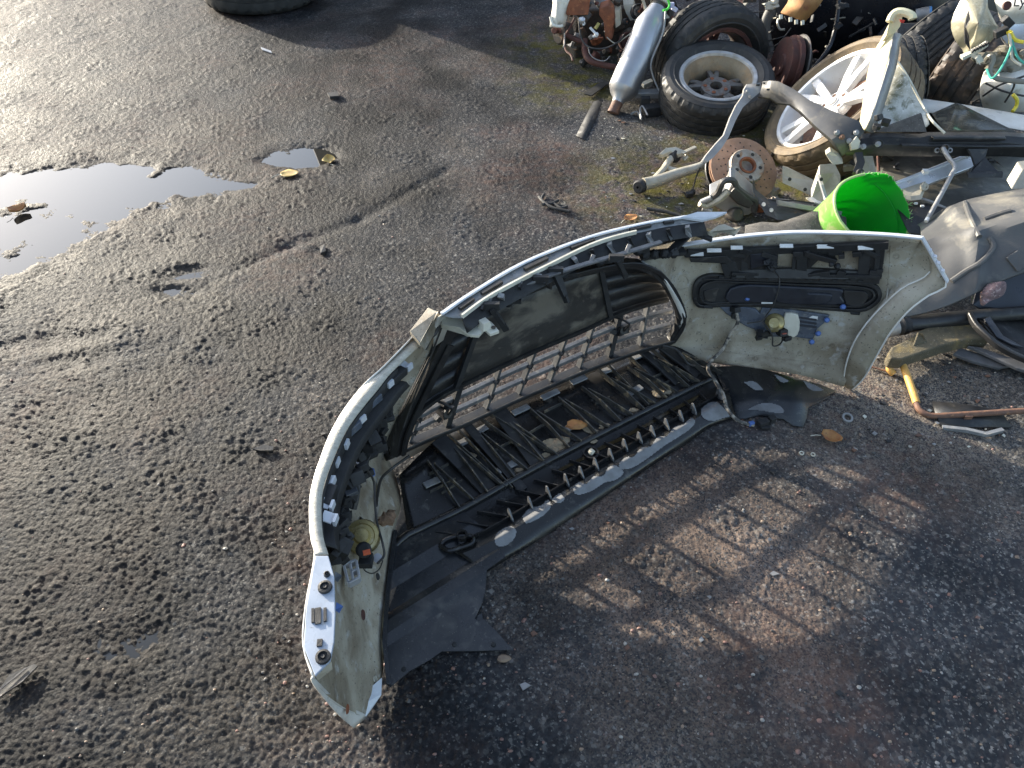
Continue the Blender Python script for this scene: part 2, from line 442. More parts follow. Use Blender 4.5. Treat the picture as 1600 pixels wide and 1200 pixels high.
# puddle basins: (photo x, y, half-length, half-depth, turn, how deep)
BASINS = []
def basin(px, py, a, b, turn, dep): 
    p = P(px, py); BASINS.append((p.x, p.y, a, b, R(turn), dep))
basin(70, 300, .62, .26, -2, .022)
basin(190, 285, .42, .20, 0, .020)
basin(30, 375, .34, .17, 10, .016)
basin(255, 300, .14, .06, -4, .011)
basin(15, 420, .2, .12, 20, .013)
basin(468, 245, .17, .11, -5, .024)
basin(385, 288, .16, .035, 0, .010)
basin(300, 425, .14, .05, 5, .010)
basin(278, 456, .12, .04, 0, .010)
basin(40, 540, .3, .05, 12, .008)
basin(120, 565, .3, .05, 15, .007)
basin(500, 393, .05, .04, 0, .009)
basin(190, 1000, .12, .05, 5, .008)
WATER_Z = -.0085
TRENCH = [P(700, 265), P(560, 345), P(450, 385), P(330, 440)]     # faint old groove over the yard
def height(x, y):
    far = np.clip((np.hypot(x, y) - 7) / 5, 0, 1)
    amp = 1 - far
    wx = x + .05 * lattice_noise(x, y, 4, 21); wy = y + .05 * lattice_noise(x, y, 4, 22)
    # rougher, more broken surface to the left and far; denser embedded stones on the right
    rough = np.clip(.55 - .34 * (x + .25 * (y - 1.6)) + .6 * lattice_noise(x, y, 1.3, 2) + .25 * lattice_noise(x, y, 4.1, 42), .16, 1.05)
    h = .006 * lattice_noise(x, y, .55, 1)
    h += .0035 * lattice_noise(x, y, 2.6, 3)
    m = lattice_noise(wx, wy, 9, 4)
    h += .0006 * rough * m
    r1 = 1 - np.abs(lattice_noise(wx, wy, 17, 5))
    h += .0006 * rough * (r1 ** 2 - .5)
    h += .0009 * rough * lattice_noise(wx, wy, 38, 6)
    h += .0015 * rough * lattice_noise(wx, wy, 72, 16)
    pit = np.clip(lattice_noise(wx, wy, 13, 9) - .35, 0, 1)
    h -= .0050 * rough * pit
    c1 = cells(x, y, 75, 7)
    h += .0030 * np.clip(1 - c1 * 1.7, 0, 1) ** .7 * (.5 + .5 * rough)
    c2 = cells(x + 3, y, 38, 8)
    sel = np.clip(lattice_noise(x, y, 7, 12) * 2.5, 0, 1)
    h += .0036 * sel * np.sqrt(np.clip(1 - (c2 * 2.2) ** 2, 0, 1))
    h += .0016 * lattice_noise(x, y, 120, 10)
    h *= amp
    for (bx, by, a, b, t, dep) in BASINS:
        dx, dy = x - bx, y - by
        u = (dx * math.cos(t) + dy * math.sin(t)) / a; v = (-dx * math.sin(t) + dy * math.cos(t)) / b
        h -= dep * np.exp(-(u * u + v * v) ** 1.6) * (1 + .8 * lattice_noise(x, y, 5, 31) + .5 * lattice_noise(x, y, 14, 32))
    for p, q in zip(TRENCH, TRENCH[1:]):
        d = q - p; L2 = d.x ** 2 + d.y ** 2
        t = np.clip(((x - p.x) * d.x + (y - p.y) * d.y) / L2, 0, 1)
        ds = np.hypot(x - p.x - t * d.x, y - p.y - t * d.y)
        h -= .007 * np.exp(-(ds / .035) ** 2) * amp
    return h
GC = (0.0, -1.2)                                # centre of the fan of ground cells, behind the viewer
radii = np.concatenate([[.02, .5, 1.0, 1.35], np.geomspace(1.55, 9.6, 940), np.geomspace(10, 160, 40)])
dense = np.linspace(R(-44), R(44), 900)
ang = np.concatenate([dense, np.linspace(R(44), R(316), 62)[1:-1]])
A_, R_ = np.meshgrid(ang, radii)
gx, gy = GC[0] + R_ * np.sin(A_), GC[1] + R_ * np.cos(A_)
gz = height(gx, gy)
nr, na = gx.shape
gv = np.stack([gx, gy, gz], -1).reshape(-1, 3)
ii, jj = np.meshgrid(np.arange(nr - 1), np.arange(na), indexing='ij')
k2 = (jj + 1) % na
gf = np.stack([ii * na + jj, ii * na + k2, (ii + 1) * na + k2, (ii + 1) * na + jj], -1).reshape(-1, 4)[:, ::-1]
me = bpy.data.meshes.new('ground')
me.vertices.add(len(gv)); me.vertices.foreach_set('co', gv.astype(np.float32).ravel())
me.loops.add(len(gf) * 4); me.loops.foreach_set('vertex_index', gf.astype(np.int32).ravel())
me.polygons.add(len(gf)); me.polygons.foreach_set('loop_start', (np.arange(len(gf)) * 4).astype(np.int32))
me.polygons.foreach_set('use_smooth', np.ones(len(gf), dtype=bool))
me.update(calc_edges=True)
ground = bpy.data.objects.new('ground', me); COL.objects.link(ground)
ground['kind'] = 'structure'

def ground_mat():
    m = bpy.data.materials.new('worn_asphalt'); m.use_nodes = True
    nt = m.node_tree; N, L = nt.nodes, nt.links
    b = N['Principled BSDF']
    tc = N.new('ShaderNodeTexCoord'); co = tc.outputs['Object']
    sep = N.new('ShaderNodeSeparateXYZ'); L.new(co, sep.inputs[0])
    def noise(sc, det=5, ro=.6, w=0.0):
        n = N.new('ShaderNodeTexNoise'); n.noise_dimensions = '4D'
        n.inputs['Scale'].default_value = sc; n.inputs['Detail'].default_value = det; n.inputs['Roughness'].default_value = ro; n.inputs['W'].default_value = w
        L.new(co, n.inputs['Vector']); return n.outputs['Fac']
    def rng(src, a, bb, lo=0.0, hi=1.0):
        r = N.new('ShaderNodeMapRange'); r.inputs['From Min'].default_value = a; r.inputs['From Max'].default_value = bb
        r.inputs['To Min'].default_value = lo; r.inputs['To Max'].default_value = hi
        L.new(src, r.inputs['Value']); return r.outputs['Result']
    def mul(a, bb, op='MULTIPLY'):
        x = N.new('ShaderNodeMath'); x.operation = op
        for s, val in zip(x.inputs, (a, bb)):
            if isinstance(val, (int, float)): s.default_value = val
            else: L.new(val, s)
        return x.outputs[0]
    def mix(f, a, bb):
        x = N.new('ShaderNodeMix'); x.data_type = 'RGBA'; L.new(f, x.inputs['Factor'])
        for s, val in ((x.inputs[6], a), (x.inputs[7], bb)):
            if isinstance(val, tuple): s.default_value = (*val, 1)
            else: L.new(val, s)
        return x.outputs[2]
    def near(px, py, rad):                       # 1 near a place in the yard, falling off with distance
        p = P(px, py)
        d = N.new('ShaderNodeVectorMath'); d.operation = 'DISTANCE'; L.new(co, d.inputs[0]); d.inputs[1].default_value = (p.x, p.y, 0)
        return rng(d.outputs['Value'], rad, rad * .25)
    # base: dark asphalt binder with stones of several colours
    vor = N.new('ShaderNodeTexVoronoi'); vor.inputs['Scale'].default_value = 110; L.new(co, vor.inputs['Vector'])
    sc = N.new('ShaderNodeSeparateColor'); L.new(vor.outputs['Color'], sc.inputs[0])
    ramp = N.new('ShaderNodeValToRGB'); L.new(sc.outputs[0], ramp.inputs[0])
    cr = ramp.color_ramp
    cols = [(0, (.022, .024, .027)), (.3, (.038, .040, .043)), (.55, (.049, .049, .050)), (.72, (.070, .063, .060)), (.84, (.095, .093, .088)), (.93, (.125, .12, .112)), (1, (.185, .18, .17))]
    cr.elements[0].position, cr.elements[0].color = 0, (*cols[0][1], 1)
    cr.elements[1].position, cr.elements[1].color = 1, (*cols[-1][1], 1)
    for p_, c_ in cols[1:-1]:
        e = cr.elements.new(p_); e.color = (*c_, 1)
    vor2 = N.new('ShaderNodeTexVoronoi'); vor2.inputs['Scale'].default_value = 260; L.new(co, vor2.inputs['Vector'])
    s2 = N.new('ShaderNodeSeparateColor'); L.new(vor2.outputs['Color'], s2.inputs[0])
    col = mix(rng(noise(60, 3), .44, .58), (.027, .028, .031), ramp.outputs[0])
    col = mix(rng(s2.outputs[1], .955, .985, 0, .6), col, (.25, .235, .21))
    # reddish worn areas
    red = mul(rng(noise(1.7, 4, .6, 2.0), .46, .62), rng(noise(24, 4), .36, .6))
    col = mix(mul(red, .6), col, (.10, .058, .044))
    # pale grit areas where the binder has gone
    grit = mul(rng(noise(2.4, 5, .6, 8.0), .50, .66), rng(s2.outputs[0], .35, .8))
    col = mix(mul(grit, .45), col, (.19, .155, .12))
    # moss along the scrap heap
    moss_area = mul(mul(near(1060, 290, .62), near(1250, 260, .95), 'MAXIMUM'), mul(near(880, 75, .55), near(900, 130, .5), 'MAXIMUM'), 'MAXIMUM')
    moss = mul(moss_area, rng(noise(9, 5, .65, 4.0), .42, .58))
    col = mix(mul(moss, .85), col, (.075, .07, .014))
    # dirt gravel next to the wing on the right
    gr2 = mul(near(1420, 620, .55), rng(s2.outputs[2], .3, .75))
    col = mix(mul(gr2, .6), col, (.21, .175, .13))
    # bare pinkish grit where the binder has worn, lightened to brighten the sun patches
    lit_grit = mul(mul(near(1060, 880, .62), rng(noise(5, 5, .65, 12.0), .36, .56)), rng(s2.outputs[2], .15, .7))
    col = mix(mul(lit_grit, .62), col, (.235, .165, .12))
    COLR = col
    # wet film: glossier on the left and far, drier near bumper and in grit
    wet = rng(noise(3.2, 5, .62, 6.0), .36, .66)
    xfall = rng(sep.outputs[0], -.9, 1.0, 0.0, 1.0)
    dry = mul(mul(wet, .55), mul(xfall, .6), 'ADD')
    wetk = N.new('ShaderNodeVectorMath'); wetk.operation = 'SCALE'; L.new(COLR, wetk.inputs[0]); L.new(rng(dry, .15, .95, .22, 1.5), wetk.inputs['Scale'])
    L.new(wetk.outputs[0], b.inputs['Base Color'])
    ro = rng(dry, 0, 1.1, .52, .78)
    ro = mul(ro, mul(rng(noise(130, 3), .3, .7, -.08, .10), 1.0), 'ADD')
    ro = mul(ro, mul(moss, .3), 'ADD')
    L.new(ro, b.inputs['Roughness'])
    b.inputs['Specular IOR Level'].default_value = .11
    bn = N.new('ShaderNodeBump'); bn.inputs['Strength'].default_value = .9; bn.inputs['Distance'].default_value = .004
    L.new(mul(mul(noise(230, 5, .72), .9), mul(vor.outputs['Distance'], -.5), 'ADD'), bn.inputs['Height'])
    L.new(bn.outputs['Normal'], b.inputs['Normal'])
    return m
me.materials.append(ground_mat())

def gz_at(x, y): return float(height(np.array([x]), np.array([y]))[0])

# puddles: level sheets of water lying in the hollows of the ground
water = bpy.data.materials.new('puddle_water'); water.use_nodes = True
wb = water.node_tree.nodes['Principled BSDF']
wb.inputs['Base Color'].default_value = (.02, .02, .018, 1); wb.inputs['Roughness'].default_value = .015; wb.inputs['IOR'].default_value = 1.333
wb.inputs['Specular IOR Level'].default_value = 1.0
def puddle(px, py, a, b, turn, dz=0.0):
    c = P(px, py); t = R(turn); n = 40
    vs = []
    for k in range(n):
        q = 2 * math.pi * k / n
        u, v = a * math.cos(q), b * math.sin(q)
        vs.append(V((c.x + u * math.cos(t) - v * math.sin(t), c.y + u * math.sin(t) + v * math.cos(t), WATER_Z + dz)))
    mb = MB().add(vs, [tuple(range(n))])
    o = mk('puddle', mb, water, sm=0)
    o['kind'] = 'structure'
    return o
puddle(60, 325, 1.15, .52, 0)
puddle(468, 245, .24, .16, -5, -.0012)
puddle(318, 442, .16, .09, 5, -.0006)
puddle(90, 553, .5, .12, 14, -.0018)
puddle(190, 1000, .14, .07, 5)

# loose stones
mb = MB()
g = random.Random(3)
for i in range(1500):
    if i % 3: px, py = g.uniform(430, 1600), g.uniform(620, 1200)
    else: px, py = g.uniform(-100, 1600), g.uniform(150, 1200)
    p = P(px, py)
    r = .0018 + .0045 * g.random() ** 3
    z = gz_at(p.x, p.y) if i < 900 else gz_at(p.x, p.y)
    mb.lump((p.x, p.y, z + r * .15), r, i, 4, .3, (1, g.uniform(.6, 1), .6), mi=g.choice((0, 0, 0, 0, 1, 1, 3, 3, 3, 2)))
pb = [pm('stone_grey', (.09, .085, .08), (.055, .05, .048), 90, rough=.55), pm('stone_tan', (.26, .19, .13), (.2, .14, .1), 90, rough=.55),
      pm('stone_white', (.36, .34, .30), (.26, .24, .22), 90, rough=.5), pm('stone_pink', (.22, .12, .095), (.16, .09, .07), 90, rough=.55)]
st = mk('loose_stones', mb, pb, sm=60, fixn=False); st['kind'] = 'stuff'

# ================================================================== ADDED BEYOND THE YARD (unseen, put in to throw shade and show in the wet ground)
def corrugated(a, b, h, name_, label, m):
    a, b = V(a), V(b); n = int((b - a).length / .07)
    d = (b - a).normalized(); nn = V((d.y, -d.x, 0))
    lo = [a.lerp(b, i / n) + nn * (.018 if i % 2 else -.018) for i in range(n + 1)]
    o = mk(name_, MB().grid([lo, [p + V((0, 0, h)) for p in lo]]), m, None, sm=0, solid=.004, soff=0)
    return o
t = thing('added_shed', 'added dark corrugated wall, unseen, that darkens the reflection in the wet ground', 'added_shed', (-2.75, 11, 0))
o = corrugated((-2.75, 11, -.05), (10, 13.5, -.05), 4.6, 'added_shed_wall', '', darkst); o.parent = t; o.location = -BASE[t.name]
mk('added_shed_roof', MB().prism([V((-2.9, 10.8, 4.6)), V((10.1, 13.3, 4.6)), V((9.6, 17, 5.4)), V((-4.2, 14.6, 5.4))], (0, 0, .08)), darkst, t, sm=0)
t = thing('added_barrier', 'added long low concrete barrier, unseen, that shades the far side of the yard', 'barrier', (-2.6, 6.95, 0))
p, q = V((-2.6, 6.95, 0)), V((2.4, 8.6, 0))
for i in range(3):
    a_, b_ = p.lerp(q, (i + .01) / 3), p.lerp(q, (i + .99) / 3)
    d = (b_ - a_).normalized(); nn = V((d.y, -d.x, 0))
    prof = [(-.28, -.05), (-.28, .12), (-.14, .35), (-.10, 1.15), (.10, 1.15), (.14, .35), (.28, .12), (.28, -.05)]
    mk('added_barrier_block', MB().prism([a_ + nn * x + V((0, 0, z)) for x, z in prof], b_ - a_), pm('old_concrete', (.26, .25, .23), (.16, .155, .14), 6, rough=.85, stains=(5, .5, .7, (.09, .085, .07)), bump=.5) if 'old_concrete' not in MATS else MATS['old_concrete'], t, sm=0, bevel=.01)
# ================================================================== THE TORN-OFF BUMPER
b_base = P(850, 640, 0)
bumper = thing('car_bumper', 'large torn-off white car bumper with black grille and undertray standing on wet asphalt', 'bumper', b_base)
def outward(tops):                               # horizontal normal, left of the walk from left end to right end
    out = []
    for i in range(len(tops)):
        d = tops[min(i + 1, len(tops) - 1)] - tops[max(i - 1, 0)]
        out.append(V((-d.y, d.x, 0)).normalized())
    return out
WPROF = [(0, 0), (.05, .010), (.12, .020), (.3, .030), (.5, .032), (.68, .030), (.80, .022), (.84, .027), (.93, .016), (1, 0)]
def skin_rows(tops, bots, prof=WPROF, k=4, m=26, fade=None):
    T, B = smooth(tops, k), smooth(bots, k)
    O = outward(T)
    cols = []
    for i, (t, b, o) in enumerate(zip(T, B, O)):
        f = fade(i / (len(T) - 1)) if fade else 1
        cols.append([t.lerp(b, j / m) + o * interp(j / m, prof) * f for j in range(m + 1)])
    return cols
# ---- left wing
LT_ = PP([(490, 1056, .50), (474, 1008, .50), (478, 945, .50), (492, 868, .50), (486, 838, .50), (484, 800, .50), (487, 765, .50), (500, 720, .50), (517, 678, .50), (540, 638, .505), (572, 598, .51), (600, 572, .515), (643, 528, .52)])
LB_ = PP([(575, 1118, .012), (596, 1062, .015), (599, 990, .02), (607, 900, .03), (611, 865, .03), (617, 825, .035), (626, 780, .045), (612, 730, .07), (600, 706, .11), (604, 690, .15), (620, 652, .22), (645, 600, .32), (690, 512, .46)])
left = MB().grid(skin_rows(LT_, LB_, fade=lambda s: min(1, .55 + s * 2) if s < .8 else max(.15, 1 - (s - .8) * 4)))
# arch end of the left wing: from the flange corner down to the tip on the ground
ends = smooth(PP([(490, 1056, .50), (487, 1066, .47), (510, 1095, .33), (532, 1120, .16), (552, 1137, .03)]), 4)
inn = smooth(left_end := [LT_[0].lerp(LB_[0], t) + V((-.018, 0, 0)) * math.sin(math.pi * t) for t in (0, .1, .4, .7, 1)], 4)
left.grid([[a.lerp(b, t) for t in (0, .5, 1)] for a, b in zip(inn, ends)])
o = mk('wing_panel', left, [white, inner], bumper, solid=.0035, soff=0, sm=50, mo=1)
o['label'] = 'left wing of the bumper seen from above with its sunlit shoulder'
LEFT = bvh_of(left)
# turned-in white lip at the tip
mb = MB().prism([P(555, 1108, .05), P(568, 1085, .045), (P(597, 1060, .04)), P(596, 1086, .03), P(572, 1120, .025)], (0, 0, .004))
mk('arch_lip', mb, plate, bumper, sm=0)
# ---- right wing
RT_ = PP([(1002, 408, .465), (1058, 386, .455), (1110, 377, .46), (1170, 370, .47), (1240, 366, .49), (1320, 366, .515), (1385, 368, .53), (1440, 372, .54)])
RB_ = PP([(1040, 545, .06), (1080, 560, .035), (1120, 568, .025), (1160, 574, .02), (1205, 579, .02), (1250, 586, .02), (1288, 596, .02), (1318, 604, .02)])
cols = skin_rows(RT_, RB_, fade=lambda s: min(1, .25 + 2.5 * s))
edge = resample(smooth(PP([(1002, 408, .465), (1032, 428, .43), (1056, 462, .34), (1071, 494, .24), (1064, 522, .15), (1040, 545, .06)]), 5), 27)
for i in range(5):                                # the first columns follow the rounded end of the grille
    f = 1 - i / 5
    cols[i] = [a.lerp(b, f) for a, b in zip(cols[i], edge)] if i else edge
# arch edge: fold line, then a flange turned back towards the camera
fold = resample(smooth(YY([(1440, 372, 1.80), (1454, 424, 1.775), (1410, 450, 1.77), (1377, 480, 1.765), (1352, 508, 1.76), (1334, 536, 1.755), (1322, 570, 1.75), (1318, 602, 1.745)]), 5), 27)
outer = resample(smooth(YY([(1440, 372, 1.80), (1480, 440, 1.735), (1450, 462, 1.725), (1420, 485, 1.72), (1392, 518, 1.715), (1370, 555, 1.715), (1350, 590, 1.72), (1332, 608, 1.73)]), 5), 27)
last = cols[-1]
for k in range(1, 6): cols.append([a.lerp(b, k / 6) + V((0, .012, 0)) * math.sin(math.pi * k / 6) for a, b in zip(last, fold)])
cols.append(fold)
right = MB().grid(cols)
o = mk('wing_panel', right, [white, inner], bumper, solid=.0035, soff=0, sm=50, mo=1)
o['label'] = 'right wing of the bumper showing its stained pale inside'
RIGHT = bvh_of(right)
mb = MB().grid([[a.lerp(b, t) + V((-.006, -.004, 0)) * math.sin(math.pi * t) for t in (0, .3, .7, 1)] for a, b in zip(fold, outer)])
mk('arch_flange', mb, inner, bumper, solid=.003, soff=0)
mb = MB().tube(fold[5:], .003, 6).tube(outer[4:], .0032, 6)
mk('arch_edge', mb, white, bumper)
# torn flake of paint at the rear corner
mb = MB().strip(YY([(1441, 371, 1.795), (1455, 395, 1.775), (1468, 418, 1.755), (1481, 440, 1.735)]), .018, .004)
for i, (px, py) in enumerate([(1450, 392), (1458, 402), (1463, 412), (1470, 424)]):
    c = Y(px, py, 1.775 - .012 * i)
    mb.prism([c, c + V((.008, -.006, .001)), c + V((.011, .004, .003)), c + V((.006, .012, .001))], (0, 0, .002))
mk('torn_edge', mb, plate, bumper, sm=0)
# white rolled rim along the top of the right wing
rim = smooth(PP([(1058, 384, .458), (1110, 376, .463), (1170, 368, .474), (1240, 363, .494), (1320, 364, .52), (1385, 367, .535), (1440, 372, .545)]), 5)
mb = MB().strip([p + V((0, -.004, .003)) for p in rim], .016, .007)
mk('top_rim', mb, plate, bumper, bevel=.002)
# ---- left flange, the clean end plate with its rubber bungs
FO = PP([(645, 528), (600, 572), (572, 598), (540, 638), (517, 678), (500, 720), (487, 765), (484, 800), (486, 840), (492, 868)], .508)
FI = PP([(656, 540), (612, 582), (591, 608), (563, 642), (541, 674), (523, 713), (506, 760), (502, 800), (505, 840), (513, 867)], .503)
fo, fi = smooth(FO, 5), smooth(FI, 5)
mb = MB().grid([[a, a.lerp(b, .5) + V((0, 0, .0015)), b] for a, b in zip(fo, fi)])
mk('top_flange', mb, flange, bumper, solid=.004, soff=0)
EP = PP([(492, 868), (513, 868), (522, 900), (524, 960), (522, 1003), (516, 1032), (492, 1056), (474, 1010), (478, 948)], .511)
mb = MB().prism(EP, (0, 0, -.006))
ep = mk('end_plate', mb, endp, bumper, sm=0, bevel=.0015)
def bung(px, py, r):
    c = P(px, py, .512); M = Matrix.Translation(c)
    return mk('rubber_bung', MB().lathe([(0, .004), (r * .25, .005), (r * .35, .002), (r * .6, .002), (r * .68, .006), (r, .005), (r * 1.06, 0)], 18, M), blkmat, ep)
bung(508, 918, .0125); bung(505, 1027, .0125); bung(511, 898, .0055)
mb = MB()
for (ax, ay, bx, by, w) in ((489, 951, 489, 973, .005), (497, 950, 497, 975, .010), (508, 950, 508, 971, .005), (500, 999, 499, 1010, .009)):
    mk('slot', MB().beam(P(ax, ay, .5125), P(bx, by, .5125), w, .004), blkmat, ep, sm=0)
mk('fold_tab', MB().prism(PP([(492, 1054, .508), (518, 1034, .505), (519, 1044, .49), (496, 1062, .485)]), (0, 0, -.004)), inner, bumper, sm=0)
# ---- cream tow cover flap sticking up between hood edge and flange
mb = MB()
a, b, c, d = P(640, 517, .55), P(669, 480, .56), P(684, 487, .565), P(656, 536, .54)
e, f_ = P(664, 548, .50), P(692, 500, .50)
mb.prism([a, b, c, d], (0, 0, -.012)); mb.prism([d, c, f_, e], (-.006, .008, -.004))
mb.prism([P(645, 518, .53), P(640, 530, .505), P(656, 543, .5), P(660, 532, .53)], (0, 0, -.008))
mk('headlamp_washer_cover', mb, inner, bumper, sm=0, bevel=.003)
# ---- hood edge of the nose and its inner rails
HA = PP([(690, 491, .575), (740, 457, .58), (821, 410, .58), (921, 371, .575), (1010, 349, .57), (1060, 341, .565), (1100, 335, .56)])
HB = PP([(722, 497, .565), (770, 463, .57), (860, 416, .57), (938, 380, .565), (1025, 358, .56), (1060, 352, .555), (1100, 347, .55)])
ha, hb = smooth(HA, 5), smooth(HB, 5)
o_ = outward(ha)
mb = MB().grid([[h + o * .045 + V((0, 0, -.13)), h + o * .036 + V((0, 0, -.06)), h + o * .02 + V((0, 0, -.022)), h + o * .004 + V((0, 0, -.004)), h] for h, o in zip(ha, o_)])
mk('nose_panel', mb, white, bumper, solid=.004, soff=-1)
mb = MB().strip([h + V((0, 0, .001)) for h in ha], .011, .006)
mk('hood_edge', mb, plate, bumper, bevel=.002)
mb = MB().grid([[a + V((0, 0, -.003)), a.lerp(b, .5) + V((0, 0, -.006)), b] for a, b in zip(ha, hb)])
mk('nose_shelf', mb, greystrip, bumper, solid=.003, soff=0)
mb = MB()
for i in (2, 5, 9, 13, 18, 22):
    a, b = ha[i].lerp(hb[i], .42), ha[i + 2].lerp(hb[i + 2], .42)
    mk('shelf_slot', MB().beam(a + V((0, 0, .0015)), b + V((0, 0, .0015)), .010, .008), blkmat, bumper, sm=0)
mb = MB().strip([p + V((0, 0, .004)) for p in hb[:19]], .006, .014)
mk('shelf_lip', mb, ivory, bumper, sm=30)
mb = MB().grid([[b + V((0, 0, .0)), b + V((.012, -.02, -.03)), c2] for b, c2 in zip(resample(hb, 30), resample(smooth(PP([(735, 507, .50), (758, 480, .50), (860, 430, .505), (974, 398, .50), (1040, 380, .50), (1090, 366, .49)]), 5), 30))])
mk('upper_carrier', mb, blkmat, bumper, solid=.004, soff=0)
uc = resample(hb, 40); ud = resample(smooth(PP([(735, 507, .50), (758, 480, .50), (860, 430, .505), (974, 398, .50), (1040, 380, .50), (1090, 366, .49)]), 5), 40)
for i in range(3, 38, 3):
    a, b = uc[i] + V((.006, -.012, .002)), ud[i] + V((.004, -.006, .012))
    mk('carrier_web', MB().strip([a, a.lerp(b, .5) + V((.008, -.014, -.006)), b], .006 if i % 2 else .016, .012), blk if i % 2 else greystrip, bumper, sm=0)
for i in (7, 16, 22, 28):
    a = uc[i].lerp(ud[i], .5) + V((.012, -.02, -.012))
    mk('carrier_boss', MB().lathe([(.004, .006), (.010, .006), (.013, 0), (.013, -.01)], 12, Matrix.Translation(a) @ frame(V((.2, -.6, .75))).to_4x4()).box(a + V((.02, .008, 0)), (.025, .02, .012)), blkmat, bumper, sm=30)
mb = MB().strip(smooth(PP([(752, 480, .55), (800, 453, .555), (862, 429, .56), (920, 411, .56), (974, 396, .555), (1033, 378, .55)]), 5), .014, .007)
for px, py in ((760, 475), (808, 447), (922, 407), (978, 391)):
    mb.beam(P(px, py + 5, .555), P(px + 6, py - 9, .572), .012, .006)
mk('bright_rail', mb, slat, bumper, bevel=.0015)
# ---- grille
GT = PP([(690, 512, .46), (740, 490, .47), (800, 461, .475), (860, 438, .475), (920, 421, .47), (985, 411, .46), (1022, 424, .43)])
LT = PP([(632, 665, .20), (660, 637, .23), (698, 612, .25), (755, 584, .262), (806, 560, .27), (858, 537, .27), (906, 517, .265), (959, 492, .26), (1013, 474, .25), (1056, 464, .245)])
LB = PP([(604, 712, .11), (659, 686, .10), (713, 664, .095), (761, 642, .09), (807, 621, .085), (854, 601, .085), (900, 581, .088), (944, 564, .095), (995, 546, .105), (1046, 532, .12)])
N_ = 46
gt, lt, lb = resample(smooth(GT, 6), N_), resample(smooth(LT, 6), N_), resample(smooth(LB, 6), N_)
gO = outward(lt)
def gp(s, t, off=0):                             # closed upper part of the grille
    i = min(max(s, 0), 1) * (N_ - 1); k = min(int(i), N_ - 2); f = i - k
    a = gt[k].lerp(gt[k + 1], f); b = lt[k].lerp(lt[k + 1], f)
    return a.lerp(b, t) + gO[k] * off
def lp(s, t, off=0):                             # open lattice
    i = min(max(s, 0), 1) * (N_ - 1); k = min(int(i), N_ - 2); f = i - k
    a = lt[k].lerp(lt[k + 1], f); b = lb[k].lerp(lb[k + 1], f)
    return a.lerp(b, t) + gO[k] * off
grille = bpy.data.objects.new('grille', None); COL.objects.link(grille); grille.parent = bumper; BASE[grille.name] = BASE[bumper.name]
mb = MB().grid([[gp(.17 + .57 * i / 20, t / 6, -.006) for t in range(7)] for i in range(21)])
mk('backing_plate', mb, platem, grille, solid=.006, soff=0)
for x0, x1 in ((.0, .17), (.74, 1.0)):
    mk('grille_backing', MB().grid([[gp(x0 + (x1 - x0) * i / 8, .02 + .96 * t / 4, .03) for t in range(5)] for i in range(9)]), blkmat, grille, solid=.004, soff=0)
for x0, x1 in ((.0, .185), (.735, 1.0)):
    for t in (.12, .36, .60, .84):
        mb = MB()
        mb.grid([[gp(x0 + (x1 - x0) * i / 8, t + q * .10, .008 - .006 * q) for q in (-.95, .95)] for i in range(9)])
        mk('louvre', mb, blk, grille, solid=.004, soff=0, sm=20)
for x in (.175, .735):
    mb = MB().strip([gp(x, t / 6, -.01) for t in range(7)], .016, .012, up=V((-.5, .8, 0)))
    mk('plate_edge', mb, blkmat, grille)
for t in (0.0, .345, .675, 1.0):
    mb = MB()
    mb.strip([lp(i / 30, t, .010) for i in range(31)], .013, .015, up=V((-.1, -.2, .95)))
    mk('grille_bar', mb, slat, grille, bevel=.001)
for t in (0.0, .345, .675):
    for q in (.075, .335, .455, .57, .68):
        mk('bar_joint', MB().box(lp(q, t, .002), (.016, .016, .014), frame(V((-.3, -.5, .8)))), blkmat, grille, sm=0)
for s in (.075, .2, .335, .455, .57, .68, .79, .90):
    mb = MB().strip([lp(s, t / 4, .008) for t in range(5)], .020, .009 if s not in (.2, .79) else .018, up=V((.85, .5, 0)))
    mk('grille_post', mb, slatpost if s not in (.2, .79) else blkmat, grille, sm=0)
mb = MB().strip([gp(i / 30, .97, -.010) for i in range(1, 30)], .012, .012)
mk('plate_sill', mb, blk, grille)
redge = resample(smooth(PP([(1022, 424, .43), (1043, 448, .36), (1058, 478, .27), (1062, 503, .20), (1046, 532, .12)]), 4), 14)
ledge = resample(smooth(PP([(690, 512, .46), (660, 572, .35), (632, 630, .25), (610, 682, .16), (604, 712, .11)]), 4), 14)
loop = resample(gt, 24) + redge[1:] + list(reversed(resample(lb, 24)))[1:] + list(reversed(ledge))[1:-1]
loop.append(loop[0])
mb = MB().strip(loop, .030, .020).strip([p + V((.012, -.016, .008)) for p in loop], .006, .014)
mk('grille_frame', mb, blk, grille, bevel=.002)
mb = MB().strip([p + V((.03, -.012, .016)) for p in ledge], .02, .03).strip([p + V((.052, -.016, .02)) for p in ledge[2:]], .006, .02)
mk('frame_channel', mb, blk, grille)
for px, py, z in ((696, 640, .18), (968, 512, .19)):
    mb = MB(); c = P(px, py, z)
    mb.box(c, (.04, .03, .05), frame(V((.5, -.8, .2)))); mb.cyl(c, c + V((.01, -.03, .012)), .013, 10)
    mb.tube(smooth([c + V((.01, -.03, .012)), c + V((.02, -.04, .05)), c + V((-.03, -.02, .06)), c + V((-.06, 0, .03))], 4), .004, 6)
    for q in range(3): mb.box(c + V((rnd.uniform(-.03, .03), rnd.uniform(-.02, .01), rnd.uniform(-.03, .03))), (.02, .02, .015), frame(V((rnd.random(), rnd.random(), .5))))
    mk('sensor', mb, blk, bumper, sm=30)
